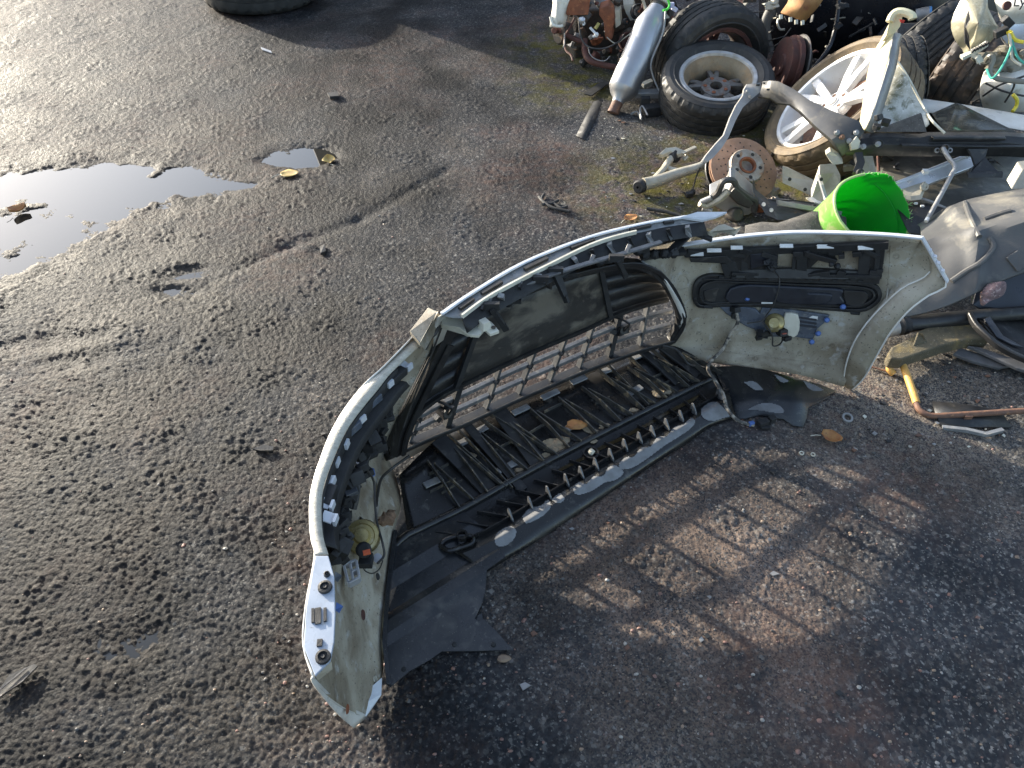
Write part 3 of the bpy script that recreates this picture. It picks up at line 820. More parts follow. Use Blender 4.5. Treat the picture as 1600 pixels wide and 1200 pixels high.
# clips that hold the grille to the carrier
for (px, py, qx, qy) in ((868, 425, 882, 462), (963, 405, 975, 427), (768, 480, 786, 508), (845, 438, 858, 446)):
    a, b = P(px, py, .56), P(qx, qy, .50)
    mb = MB().beam(a, b, .026, .012, w2=.014).beam(a + V((-.02, 0, .004)), a + V((.02, 0, .004)), .012, .02)
    mb.beam(b, b + (b - a).normalized() * .02, .008, .016)
    mk('grille_clip', mb, blkmat, bumper, sm=0)
# cream bracket at the left end of the nose
pts = PP([(692, 494), (728, 486), (737, 505), (747, 509), (755, 497), (768, 503), (780, 517), (766, 522), (757, 514), (748, 524), (735, 523), (716, 509), (690, 505)], .525)
mb = MB().prism(pts, (0, 0, -.008))
mb.box(P(757, 506, .535), (.03, .028, .02), frame(V((0, 0, 1)), V((.8, .6, 0))), taper=.7)
mb.prism(PP([(690, 505, .525), (716, 509, .525), (735, 523, .525), (728, 524, .50), (706, 512, .49), (686, 512, .49)]), (.004, -.006, 0))
br = mk('nose_bracket', mb, ivory, bumper, sm=0, bevel=.0015)
mk('bolt', MB().lathe([(0, .004), (.005, .003), (.006, 0)], 8, Matrix.Translation(P(771, 512, .528))), grease, br)
# band of skin below the grille, outside
mb = MB().grid([[p + o * .034 + V((0, 0, -.038)), p + o * .048 + V((0, 0, -.05)), V((p.x, p.y, .012)) + o * .03] for p, o in zip(lb, gO)])
mk('lower_band', mb, white, bumper, solid=.004, soff=0)

def inside(x, y, poly):
    c = False
    for (x1, y1), (x2, y2) in zip(poly, poly[1:] + poly[:1]):
        if (y1 > y) != (y2 > y) and x < (x2 - x1) * (y - y1) / (y2 - y1) + x1: c = not c
    return c
def patch(lst, mat, bv, name, par, th=.0012, k=3):
    sp = smooth([V((a, b, 0)) for a, b in lst + [lst[0]]], k)[:-1]
    poly = [(q.x, q.y) for q in sp]
    x0, x1 = min(p[0] for p in poly), max(p[0] for p in poly); y0, y1 = min(p[1] for p in poly), max(p[1] for p in poly)
    st = 1.3; idx = {}; mb = MB(); fs = []
    nx, ny = int((x1 - x0) / st) + 1, int((y1 - y0) / st) + 1
    def vert(i, j):
        if (i, j) not in idx:
            h_, n_ = hit(bv, x0 + i * st, y0 + j * st, .0015 + th * .5)
            if h_ is None: return None
            idx[(i, j)] = len(mb.v); mb.v.append(h_)
        return idx[(i, j)]
    for i in range(nx):
        for j in range(ny):
            if inside(x0 + (i + .5) * st, y0 + (j + .5) * st, poly):
                q = [vert(i, j), vert(i + 1, j), vert(i + 1, j + 1), vert(i, j + 1)]
                if None not in q: fs.append(tuple(q))
    mb.f = fs; mb.m = [0] * len(fs)
    if not fs: return None
    return mk(name, mb, mat, par, sm=40, fixn=False)
# ---- undertray
def rowz(l, n=48): return resample(smooth(PP(l), 5), n)
F0 = rowz([(624, 742, .085), (700, 672, .08), (780, 640, .07), (850, 616, .065), (950, 572, .07), (1040, 540, .085), (1085, 556, .06)])
F1 = rowz([(632, 800, .04), (715, 735, .04), (800, 695, .04), (870, 660, .04), (985, 605, .04), (1070, 572, .04), (1110, 572, .035)])
F2 = rowz([(638, 836, .028), (720, 797, .028), (800, 752, .028), (870, 714, .028), (1010, 642, .028), (1095, 600, .028), (1128, 586, .028)])
F3 = rowz([(645, 852, .018), (735, 808, .018), (812, 765, .018), (885, 725, .018), (1020, 655, .018), (1100, 613, .018), (1134, 598, .018)])
F4 = rowz([(700, 858, .022), (760, 832, .022), (830, 790, .022), (905, 745, .022), (1030, 672, .022), (1105, 630, .022), (1138, 612, .022)])
F5 = rowz([(718, 866, .034), (770, 845, .034), (838, 805, .034), (912, 758, .034), (1036, 685, .034), (1110, 640, .034), (1142, 622, .034)])
F6 = rowz([(745, 885, .020), (792, 860, .020), (842, 822, .020), (925, 772, .020), (1060, 688, .020), (1115, 656, .02), (1146, 640, .02)])
F7 = rowz([(762, 893, .008), (802, 868, .008), (838, 846, .008), (960, 766, .008), (1090, 681, .008), (1108, 668, .008), (1152, 652, .008)])
floor = MB().grid([F0, [a.lerp(b, .5) for a, b in zip(F0, F1)], F1, F2, F3, F4, F5, F6, F7])
FLOOR = bvh_of(floor)
ut = mk('undertray', floor, blkwet, bumper, solid=.003, soff=-1, sm=25)
def fp(r0, r1, s, t, dz=0.0):
    i = s * 47; k = min(int(i), 46); f = i - k
    return r0[k].lerp(r0[k + 1], f).lerp(r1[k].lerp(r1[k + 1], f), t) + V((0, 0, dz))
mk('stiffening_tube', MB().tube([p + V((0, 0, .004)) for p in F2[:46]], .011, 10).tube([F2[0] + V((0, 0, .004)), P(625, 845, .03), P(612, 860, .012)], .011, 10), blkwet, ut)
mk('channel_wall', MB().strip([p + V((0, 0, .006)) for p in F4[3:]], .004, .02), blkwet, ut, sm=0)
mb = MB()
for i in range(16): mb.beam(fp(F3, F4, .06 + .056 * i, 0, .006), fp(F3, F4, .068 + .056 * i, 1, .006), .003, .016)
mk('channel_rib', mb, blk, ut, sm=0)['kind'] = 'stuff'
# broad raised ribs fanning from the grille to the tube
for i, (ax, ay, bx, by, w) in enumerate([(632, 722, 705, 822, .034), (684, 690, 768, 772, .052), (724, 664, 818, 768, .030), (775, 642, 842, 728, .052), (824, 620, 905, 716, .040), (869, 602, 950, 668, .050), (915, 583, 978, 645, .034), (960, 566, 1022, 622, .044), (1000, 552, 1058, 600, .030), (1030, 545, 1090, 588, .036)]):
    a, n1 = hit(FLOOR, ax, ay, .004); b, n2 = hit(FLOOR, bx, by, .004)
    if a is None or b is None: continue
    mid = hit(FLOOR, (ax + bx) / 2, (ay + by) / 2, .004)[0] or a.lerp(b, .5)
    mk('tray_rib', MB().strip([a + V((0, 0, .012)), mid + V((0, 0, .010)), b], w, .010), blk, ut, sm=0, bevel=.002)
mb = MB()
for (ax, ay, bx, by) in [(648, 712, 728, 815), (700, 684, 790, 764), (712, 672, 800, 765), (745, 655, 852, 728), (762, 650, 872, 716), (800, 630, 880, 708), (850, 612, 925, 690), (888, 596, 966, 655), (902, 590, 940, 660), (932, 580, 1000, 640), (948, 574, 1012, 636), (980, 560, 1040, 614), (1015, 548, 1075, 600)]:
    a, _n = hit(FLOOR, ax, ay, .004); b, _n = hit(FLOOR, bx, by, .004)
    if a is None or b is None: continue
    mb.beam(a + V((0, 0, .010)), b + V((0, 0, .004)), .003, .016)
for (ax, ay, bx, by) in [(670, 742, 700, 726), (672, 770, 712, 750), (690, 772, 722, 752), (770, 706, 800, 690), (850, 645, 880, 630), (820, 682, 850, 664), (930, 632, 952, 622), (1018, 592, 1058, 574), (1030, 604, 1070, 586)]:
    a, _n = hit(FLOOR, ax, ay, .004); b, _n = hit(FLOOR, bx, by, .004)
    if a is None or b is None: continue
    mb.beam(a, b, .003, .012)
mk('thin_rib', mb, slatdk, ut, sm=0)['kind'] = 'stuff'
for (ax, ay, bx, by) in [(706, 700, 728, 690), (742, 678, 760, 668), (800, 648, 826, 636), (846, 624, 872, 612), (892, 600, 915, 590), (938, 584, 958, 576), (985, 562, 1006, 553), (778, 738, 806, 724), (885, 672, 906, 660), (980, 618, 1002, 606), (662, 760, 690, 748)]:
    a, _n = hit(FLOOR, ax, ay, .006); b, _n = hit(FLOOR, bx, by, .006)
    if a is None or b is None: continue
    mk('rib_pad', MB().strip([a, b], .022, .006), greystrip, ut, sm=0, bevel=.0015)
for i, s_ in enumerate([.10, .18, .26, .35, .43, .52, .60, .68, .76, .84, .92]):
    p, q = fp(F0, F1, s_, .35, .006), fp(F2, F2, min(1, s_ + .035), 0, .012)
    q2 = fp(F2, F2, min(1, s_ + .075), 0, .012)
    mk('ridge', MB().strip([p, p.lerp(q, .5) + V((0, 0, .010)), q], .0035, .018), slatdk, ut, sm=0)
    mk('ridge', MB().strip([p + V((.02, -.01, .0)), p.lerp(q2, .55) + V((0, 0, .008)), q2], .0035, .016), slatdk, ut, sm=0)
for px, py, r in ((856, 700, .014), (876, 690, .018), (868, 704, .012), (946, 668, .013), (990, 642, .012), (1042, 612, .014), (1030, 618, .010), (812, 735, .012), (735, 712, .010), (1060, 596, .010), (925, 690, .010), (700, 700, .008)):
    h2, _n = hit(FLOOR, px, py, .003)
    if h2 is not None: mk('dirt_lump', MB().lump(h2, r, int(px), 6, .35, (1.5, .9, .45)), pm('tan_dirt', (.34, .27, .18), (.22, .17, .11), 60, rough=.8, bump=.6) if 'tan_dirt' not in MATS else MATS['tan_dirt'], ut)
fl_ = [(868, 742), (886, 732), (910, 720), (934, 706), (960, 694), (986, 680), (1010, 668), (1036, 652), (1062, 638), (1086, 626)]
patch(fl_ + [(a + 6, b - 9) for a, b in reversed(fl_)], pm('brown_water', (.035, .026, .012), (.05, .036, .018), 20, rough=.08, rough2=.25), FLOOR, 'standing_water', ut)
# upright fins along the lip
for px, py in [(797, 810), (828, 792), (856, 775), (884, 756), (907, 744), (930, 731), (953, 716), (975, 701), (998, 690), (1018, 680), (1040, 669), (1062, 656), (1082, 645), (1122, 622), (800 - 4, 818)][:14]:
    a, _n = hit(FLOOR, px, py, 0)
    if a is None: continue
    d = V((.50, -.86, 0)); side = V((.86, .5, 0)) * .002
    mk('fin', MB().prism([a - d * .012 - side, a + d * .020 - side, a + d * .016 + V((0, 0, .012)) - side, a - d * .004 + V((0, 0, .036)) - side, a - d * .012 + V((0, 0, .034)) - side], side * 2), slat, ut, sm=0)
# pale grey films and tan crusts: thin patches with wavy edges on the tray
for l in ([(778, 832), (795, 823), (806, 828), (803, 842), (790, 853), (776, 853), (773, 843)],
          [(816, 808), (828, 795), (845, 791), (856, 782), (861, 790), (853, 802), (838, 812), (822, 818)],
          [(862, 782), (874, 772), (882, 780), (872, 787)],
          [(896, 762), (905, 754), (915, 757), (928, 745), (942, 744), (950, 732), (962, 728), (974, 738), (962, 750), (945, 754), (930, 764), (912, 772), (898, 772)],
          [(966, 727), (978, 715), (990, 714), (1002, 700), (1016, 698), (1028, 684), (1042, 682), (1054, 668), (1068, 664), (1080, 654), (1086, 660), (1076, 672), (1058, 684), (1036, 698), (1012, 716), (990, 730), (972, 734)],
          [(1096, 640), (1108, 630), (1122, 630), (1132, 640), (1142, 648), (1128, 654), (1110, 658), (1097, 652)]):
    patch(l, filmd, FLOOR, 'pale_patch', ut)
for l in ([(848, 690), (862, 686), (872, 694), (884, 698), (878, 706), (864, 703), (852, 702)], [(905, 668), (918, 662), (926, 670), (936, 674), (930, 680), (916, 676)], [(1018, 612), (1034, 606), (1044, 612), (1034, 620), (1022, 620)], [(838, 716), (852, 708), (862, 714), (850, 722)]):
    patch(l, pm('tan_grit', (.36, .29, .19), (.24, .19, .12), 60, rough=.7, bump=.5) if 'tan_grit' not in MATS else MATS['tan_grit'], FLOOR, 'grit_patch', ut, .003)
# rusty crust blob and the yellowish bolt in the channel
h_, n_ = hit(FLOOR, 902, 666, .010); tag(mk('fallen_leaf', MB().lump(h_, .026, 4, 6, .3, (1.3, .8, .35)), rustor), 'crumpled orange brown leaf lying among the ribs of the undertray', 'leaf')
h_, n_ = hit(FLOOR, 923, 712, .004)
mk('bolt', MB().lathe([(.022, 0), (.024, .012), (.019, .012), (.017, .003), (0, .003)], 16, Matrix.Translation(h_)), blk, ut)
mk('bolt', MB().lump(h_ + V((0, 0, .012)), .011, 2, 5, .2), ivory, ut)
h_, n_ = hit(FLOOR, 712, 845, .004)
mk('tow_eye', MB().tube(smooth([P(688, 852, .035), P(696, 844, .035), P(715, 838, .035), P(736, 838, .035), P(738, 848, .035), P(718, 856, .035), P(700, 860, .035), P(688, 852, .035)], 4), .007, 8).lathe([(.014, 0), (.016, .016), (.010, .016), (.009, 0)], 14, Matrix.Translation(P(722, 840, .035))), blkwet, ut)

# ---- flat left part of the tray: an outline folded along lines parallel to the lip
def folded(outline, folds, dirv, z0=0.0):
    bm = bmesh.new()
    vs = [bm.verts.new((p.x, p.y, 0)) for p in outline]
    bm.faces.new(vs)
    nrm = V((-dirv.y, dirv.x, 0)).normalized()
    for t, z in folds:
        geom = bm.verts[:] + bm.edges[:] + bm.faces[:]
        bmesh.ops.bisect_plane(bm, geom=geom, plane_co=nrm * t, plane_no=nrm, dist=1e-5)
    for v in bm.verts: v.co.z = z0 + interp(v.co.dot(nrm), folds)
    bm.verts.index_update()
    mb = MB().add([v.co.copy() for v in bm.verts], [tuple(v.index for v in f.verts) for f in bm.faces])
    bm.free()
    return mb
tray_px = [(622, 778), (613, 850), (607, 900), (601, 950), (598, 1000), (602, 1040), (608, 1074), (640, 1048), (672, 1030), (690, 1017), (745, 1016), (801, 1014), (778, 988), (757, 967), (748, 971), (742, 966), (752, 945), (758, 925), (761, 893), (790, 872), (760, 830), (720, 800), (690, 795), (640, 790)]
outl = PP(tray_px, .02)
dirv = (P(1090, 681) - P(760, 893)); dirv.z = 0; dirv.normalize()
nrm = V((-dirv.y, dirv.x, 0))
def tt(px, py): return P(px, py, .02).dot(nrm)
fl = sorted([(tt(801, 1014), .016), (tt(605, 1075), .018), (tt(606, 1010), .020), (tt(606, 992), .028), (tt(606, 972), .028), (tt(606, 958), .021), (tt(606, 925), .021), (tt(606, 900), .029), (tt(614, 868), .029), (tt(620, 780), .034)])
trayb = folded(outl, fl, dirv)
TRAY = bvh_of(trayb)
lt_ = mk('tray_end', trayb, tray, bumper, solid=.003, soff=-1, sm=0)
lt_['label'] = 'flat shiny black end of the undertray with a pointed tab'
mb = MB()
for px, py in ((710, 1007), (771, 1007), (631, 1046), (723, 929)):
    mk('screw_hole', MB().lathe([(0, .0035), (.0035, .0035), (.0055, .003), (.006, 0)], 12, Matrix.Translation(P(px, py, .018))), blkmat, lt_)
mk('tray_flap', MB().prism(PP([(708, 945, .012), (716, 938, .012), (746, 962, .010), (753, 958, .010), (756, 975, .008), (744, 978, .008)]), (0, 0, -.004)), tray, lt_, sm=0)
mk('tray_seam', MB().strip(PP([(618, 830, .04), (609, 900, .04), (603, 960, .04), (601, 1005, .035), (608, 1070, .02)]), .010, .012), tray, lt_)
# ---- flat right part of the tray
rt_px = [(1112, 580), (1150, 577), (1200, 581), (1240, 588), (1280, 598), (1308, 608), (1296, 618), (1264, 634), (1262, 650), (1256, 664), (1240, 662), (1225, 652), (1206, 650), (1190, 646), (1165, 652), (1146, 652), (1135, 620)]
rb = folded(PP(rt_px, .015), sorted([(P(1146, 652, .015).dot(nrm), .010), (P(1135, 615, .015).dot(nrm), .024), (P(1112, 580, .015).dot(nrm), .03), (P(1150, 560, .015).dot(nrm), .035), (P(1256, 664, .015).dot(nrm) - .05, .006)]), dirv)
RTRAY = bvh_of(rb)
rt_ = mk('tray_end', rb, tray, bumper, solid=.003, soff=-1, sm=20)
rt_['label'] = 'ragged right end of the undertray under the wing'
for l in ([(1162, 598), (1176, 596), (1186, 602), (1192, 610), (1180, 610), (1170, 604)], [(1210, 586), (1222, 590), (1232, 596), (1220, 598)], [(1255, 596), (1272, 602), (1286, 610), (1272, 612), (1262, 606)],
          [(1168, 641), (1185, 632), (1205, 631), (1220, 636), (1224, 646), (1205, 645), (1190, 642)]):
    patch(l, filmd, RTRAY, 'pale_patch', rt_)
# ---- right wing fittings, fixed to the inside of the skin
def wing_prism(lst, th, lift, mat, name, par, k=0, mis=None, bevel=.0015, bv=None):
    bv = bv or RIGHT
    sp = smooth([V((a, b, 0)) for a, b in lst + [lst[0]]], k)[:-1] if k else [V((a, b, 0)) for a, b in lst]
    pts, nn = [], V((0, 0, 0))
    for q in sp:
        h_, n_ = hit(bv, q.x, q.y, 0)
        if h_ is None: continue
        pts.append((h_, n_)); nn += n_
    nn.normalize()
    return mk(name, MB().prism([h_ + nn * lift for h_, n_ in pts], nn * th, mis=mis), mat, par, sm=35, bevel=bevel)
def wing_bar(a, b, w, h, lift, mat, name, par, n=6):
    pts = []
    nn = V((0, 0, 0))
    for i in range(n + 1):
        h_, n_ = hit(RIGHT, lerp(a[0], b[0], i / n), lerp(a[1], b[1], i / n), lift)
        if h_ is not None: pts.append(h_); nn += n_
    if len(pts) < 2: return None
    return mk(name, MB().strip(pts, w, h, up=nn.normalized()), mat, par, sm=35, bevel=.001)
carrier = bpy.data.objects.new('headlamp_carrier', None); COL.objects.link(carrier); carrier.parent = bumper; BASE[carrier.name] = BASE[bumper.name]
wing_bar((1066, 392), (1388, 377), .026, .012, .016, blkmat, 'carrier_rail', carrier, 14)
wing_bar((1140, 430), (1374, 434), .024, .012, .012, blk, 'carrier_rail', carrier, 10)
wing_bar((1140, 421), (1374, 426), .010, .022, .018, blkmat, 'carrier_lip', carrier, 10)
for ax, ay, bx, by, w in ((1163, 388, 1160, 425, .022), (1205, 382, 1200, 428, .018), (1213, 382, 1208, 428, .008), (1243, 382, 1238, 425, .010), (1254, 380, 1252, 428, .030), (1352, 376, 1348, 432, .030), (1372, 378, 1368, 432, .014), (1078, 395, 1128, 402, .020), (1130, 395, 1150, 425, .020)):
    wing_bar((ax, ay), (bx, by), w, .014, .014, blkmat, 'carrier_post', carrier, 5)
for l in ([(1132, 388), (1216, 382), (1214, 404), (1210, 424), (1140, 429)], [(1243, 380), (1306, 381), (1305, 401), (1285, 397), (1268, 413), (1264, 425), (1236, 425)], [(1345, 379), (1384, 377), (1377, 432), (1340, 425)], [(1140, 419), (1258, 416), (1374, 422), (1374, 434), (1140, 431)]):
    wing_prism(l, .010, .004, blk, 'carrier_panel', carrier)
wing_prism([(1170, 392), (1200, 389), (1196, 408), (1172, 414)], .006, .018, navy, 'carrier_panel', carrier)
wing_prism([(1074, 396), (1130, 392), (1140, 402), (1128, 404), (1075, 402)], .016, .012, blk, 'carrier_panel', carrier)
wing_prism([(1124, 408), (1146, 404), (1152, 420), (1130, 428)], .010, .010, blkmat, 'carrier_panel', carrier)
wing_bar((1258, 388), (1306, 402), .016, .016, .026, blk, 'carrier_arm', carrier, 4)
h_, n_ = hit(RIGHT, 1308, 408, .03); mk('carrier_knob', MB().lump(h_, .010, 5, 6, .1).lump(h_ + V((-.02, 0, .006)), .008, 6, 6, .1), blkmat, carrier)
for i in range(9):                                # small ribs on the right edge of the carrier
    wing_bar((1360, 386 + 5 * i), (1378, 388 + 5 * i), .003, .008, .012, blkmat, 'carrier_tooth', carrier, 2)
for px, py, w in ((1085, 386, 22), (1112, 380, 24), (1148, 375, 20), (1228, 373, 22), (1290, 374, 27), (1352, 376, 24)):
    a, b = P(px - w / 2 + 4, py + 2, .47), P(px + w / 2 + 3, py + 1, .475)
    h_, n_ = hit(RIGHT, px, py + 3, .024)
    mk('rim_clip', MB().beam(h_ - V((w * .0009, 0, 0)), h_ + V((w * .0009, 0, 0)), .012, .004, up=V((0, -.5, .85))), paper, carrier, sm=0)
gcar = random.Random(8)
for i in range(26):
    px = gcar.uniform(1136, 1376); py = gcar.choice((gcar.uniform(384, 394), gcar.uniform(416, 432)))
    h_, n_ = hit(RIGHT, px, py, gcar.uniform(.014, .028))
    if h_ is not None: mk('carrier_boss', MB().box(h_, (gcar.uniform(.014, .05), gcar.uniform(.01, .02), gcar.uniform(.008, .02)), frame(n_) @ Matrix.Rotation(gcar.uniform(-.5, .5), 3, 'Z')), blkmat, carrier, sm=0, bevel=.0015)
# connector lump with a wire
h_, n_ = hit(RIGHT, 1205, 408, .03)
mb = MB().lump(h_, .018, 9, 7, .3)
for i in range(7): mb.box(h_ + V((rnd.uniform(-.024, .024), rnd.uniform(-.01, .01), rnd.uniform(-.018, .018))), (.016, .012, .012), frame(V((rnd.uniform(-1, 1), -1, rnd.uniform(-1, 1)))))
mk('connector', mb, blkmat, carrier, sm=0)
# daytime lamp housing: the pill-shaped black recess
drl = bpy.data.objects.new('daytime_lamp', None); COL.objects.link(drl); drl.parent = bumper; BASE[drl.name] = BASE[bumper.name]
pill = [(1083, 462), (1084, 445), (1092, 434), (1110, 428), (1140, 430), (1200, 432), (1260, 436), (1320, 438), (1356, 442), (1370, 448), (1374, 460), (1366, 472), (1345, 482), (1300, 480), (1240, 476), (1180, 474), (1130, 474), (1098, 476), (1087, 472)]
wing_prism(pill, .006, .001, blkmat, 'lamp_recess', drl, k=3)
ring = []
for a, b in pill + [pill[0]]:
    h_, n_ = hit(RIGHT, a, b, .008)
    ring.append(h_)
mk('lamp_rim', MB().strip(smooth(ring, 4), .012, .016, up=V((-.2, -1, .1))), blk, drl, bevel=.002)
ring2 = []
for a, b in pill + [pill[0]]:
    h_, n_ = hit(RIGHT, 1228 + (a - 1228) * .94, 456 + (b - 456) * .72, .012)
    ring2.append(h_)
mk('lamp_rim', MB().strip(smooth(ring2, 4), .006, .014, up=V((-.2, -1, .1))), blk, drl, bevel=.001)
wing_prism([(1132, 462), (1140, 446), (1170, 440), (1220, 442), (1280, 445), (1316, 448), (1312, 458), (1318, 470), (1280, 472), (1220, 470), (1160, 468), (1142, 470)], .016, .008, navy, 'lamp_body', drl, k=2, bevel=.005)
wing_prism([(1210, 450), (1288, 452), (1300, 456), (1290, 468), (1262, 469), (1214, 466)], .010, .022, navy, 'lamp_cover', drl, k=2, bevel=.004)
wing_prism([(1318, 450), (1352, 452), (1356, 462), (1344, 474), (1322, 472)], .008, .010, blk, 'lamp_cover', drl, k=2)
wing_prism([(1098, 452), (1120, 446), (1128, 456), (1118, 468), (1100, 466)], .008, .006, blk, 'lamp_cover', drl, k=2)
wing_prism([(1189, 463), (1206, 463), (1206, 469), (1188, 469)], .0012, .025, paper, 'sticker', drl, bevel=None)
wing_bar((1095, 432), (1366, 440), .006, .010, .014, blk, 'lamp_hinge', drl, 10)
for i in range(12): wing_bar((1120 + 20 * i, 428 + .6 * i), (1128 + 20 * i, 429 + .6 * i), .008, .012, .016, blkmat, 'lamp_tab', drl, 2)
for px, py in ((1096, 474), (1102, 470), (1328, 484)):
    wing_prism([(px, py), (px + 16, py + 1), (px + 15, py + 5), (px + 1, py + 4)], .012, .006, blkmat, 'lamp_foot', drl)
def bluecap(px, py, par):
    h_, n_ = hit(RIGHT, px, py, .024)
    mk('blue_screw_cap', MB().lathe([(0, .012), (.006, .011), (.0085, .007), (.0085, -.008)], 12, Matrix.Translation(h_) @ frame(n_ + V((0, 0, .6))).to_4x4()), bluem, par)
bluecap(1165, 461, drl); bluecap(1317, 474, drl)
# fog lamp below it
fog = bpy.data.objects.new('fog_lamp', None); COL.objects.link(fog); fog.parent = bumper; BASE[fog.name] = BASE[bumper.name]
wing_prism([(1122, 476), (1150, 476), (1180, 480), (1192, 500), (1176, 512), (1152, 500), (1134, 488)], .012, .002, navyl, 'lamp_shell', fog, k=2, bevel=.004)
wing_prism([(1190, 478), (1240, 482), (1296, 490), (1290, 500), (1276, 512), (1270, 528), (1240, 524), (1188, 524), (1178, 512)], .010, .004, navyl, 'lamp_shell', fog, bevel=.003)
for i in range(3): wing_bar((1248, 492 + 6 * i), (1276, 496 + 6 * i), .006, .004, .017, navy, 'lamp_fin', fog, 2)
wing_prism([(1258, 488), (1278, 491), (1277, 496), (1257, 493)], .001, .0155, paper, 'sticker', fog, bevel=None)
h_, n_ = hit(RIGHT, 1210, 500, .02)
M = Matrix.Translation(h_) @ frame((n_ + V((-.4, 0, .55)))).to_4x4()
mk('lamp_cap', MB().lathe([(.030, -.01), (.031, .012), (.028, .016), (.022, .018), (.016, .024), (.0, .024)], 22, M), brass, fog)
wing_prism([(1226, 484), (1246, 486), (1248, 510), (1240, 522), (1226, 516), (1222, 502)], .018, .012, ivory, 'lamp_holder', fog, k=2, bevel=.004)
h_, n_ = hit(RIGHT, 1220, 512, .04)
mk('lamp_plug', MB().box(h_, (.026, .022, .030), frame(V((.2, -1, .4)))).box(h_ + V((.02, -.004, -.022)), (.026, .014, .02), frame(V((.4, -1, .2)))), blkmat, fog, sm=0, bevel=.002)
mk('orange_tag', MB().box(h_ + V((.001, -.013, .006)), (.014, .003, .012), frame(V((.2, -1, .4)))), pm('brown_red', (.35, .08, .05), rough=.5), fog, sm=0)
h_, n_ = hit(RIGHT, 1190, 516, .03)
mb = MB()
for i in range(6): mb.box(h_ + V((rnd.uniform(-.022, .022), rnd.uniform(-.008, .008), rnd.uniform(-.012, .012))), (.020, .016, .014), frame(V((rnd.uniform(-.5, .5), -1, rnd.uniform(-.5, .8)))))
mk('lamp_plug', mb, blk, fog, sm=0)
for px, py in ((1292, 495), (1278, 517), (1268, 530)): bluecap(px, py, fog)
# embossed ring and skin folds
h0 = []
for k in range(25):
    a = 2 * math.pi * k / 24
    h_, n_ = hit(RIGHT, 1062 + 14 * math.cos(a), 440 + 12 * math.sin(a), .001)
    if h_ is not None: h0.append(h_)
mk('sensor_ring', MB().tube(h0, .0035, 6), inner, bumper)
wing_bar((1066, 427), (1098, 420), .004, .003, .001, inner, 'skin_rib', bumper, 3)
for px, py in ((1078, 500), (1092, 520), (1300, 540), (1250, 552), (1330, 470), (1400, 400), (1404, 436), (1120, 545), (1180, 560), (1052, 420), (1385, 390)):
    h_, n_ = hit(RIGHT, px, py, .0)
    if h_ is not None: mk('moulded_boss', MB().lathe([(0, .004), (.004, .004), (.0055, .0), (.0075, .0), (.008, .0035), (.0095, .0)], 14, Matrix.Translation(h_) @ frame(n_).to_4x4()), inner, bumper)
wing_bar((1100, 545), (1310, 572), .004, .004, .001, inner, 'skin_rib', bumper, 8)
wing_bar((1392, 382), (1386, 470), .004, .003, .001, inner, 'skin_rib', bumper, 4)
# wiring loom on the right wing
def loom(lst, r, mat, name, k=4):
    return mk(name, MB().tube(smooth([p if isinstance(p, V) else P(*p) for p in lst], k), r, 7), mat, bumper)
w_ = lambda px, py, l: hit(RIGHT, px, py, l)[0]
loom([w_(1206, 412, .04), w_(1216, 424, .034), w_(1215, 440, .045), w_(1206, 466, .045), w_(1196, 486, .03), w_(1188, 495, .03), w_(1165, 499, .03)], .0022, wire, 'loom')
loom([w_(1190, 496, .03), w_(1204, 515, .045), w_(1206, 534, .03), w_(1218, 531, .03), w_(1222, 520, .045)], .0025, wire, 'loom')
loom([w_(1148, 482, .02), w_(1150, 498, .03), w_(1138, 520, .02), w_(1126, 542, .03), (1106, 572, .075), (1118, 596, .055), (1130, 616, .05), (1136, 638, .045), (1150, 655, .03), (1166, 662, .015), (1178, 664, .01)], .0058, tape, 'taped_loom')
loom([(1035, 540, .12), (1055, 545, .105), (1066, 556, .09), (1075, 568, .06), (1090, 572, .06), (1106, 574, .07)], .0045, wire, 'loom')
h_ = w_(1146, 478, .024)
mk('connector', MB().box(h_, (.022, .018, .034), frame(V((.3, -1, .5)))).box(h_ + V((0, 0, -.026)), (.012, .012, .02)), blkmat, bumper, sm=0, bevel=.002)
mk('connector', MB().box(P(1192, 660, .018), (.036, .022, .018), Matrix.Rotation(.4, 3, 'Z')).box(P(1206, 655, .02), (.022, .02, .022), Matrix.Rotation(.4, 3, 'Z')).box(P(1196, 668, .008), (.03, .012, .01)), blkmat, bumper, sm=0, bevel=.002)
mk('connector_seal', MB().box(P(1174, 662, .014), (.018, .012, .014), Matrix.Rotation(.3, 3, 'Z')), bluem, bumper, sm=0, bevel=.002)
# brackets at the right end of the nose
mb = MB().beam(P(1000, 400, .47), P(1070, 392, .47), .03, .012).beam(P(1040, 400, .48), P(1080, 362, .52), .024, .008).beam(P(1080, 362, .52), P(1112, 374, .50), .02, .008)
for i in range(4): mb.lump(P(1008 + 15 * i, 398 - i, .485), .014, i, 6, .25)
mk('corner_bracket', mb, blkmat, bumper, sm=30)
mb = MB().prism([P(1064, 339, .57), P(1090, 331, .575), P(1136, 331, .57), P(1118, 339, .565), P(1098, 344, .56)], (0, 0, -.006))
mk('hood_tip', mb, plate, bumper, sm=0)
mb = MB().prism([P(1086, 352, .53), P(1108, 362, .52), P(1122, 352, .525), P(1132, 350, .525), P(1150, 358, .515), P(1158, 354, .51), P(1148, 366, .50), P(1128, 358, .51), P(1112, 370, .50)], (0, 0, -.008))
mk('corner_tab', mb, alud, bumper, sm=0)
mk('corner_tab', MB().prism(PP([(1034, 360, .52), (1052, 353, .53), (1060, 356, .53), (1050, 362, .52)]), (0, 0, -.004)), paper, bumper, sm=0)
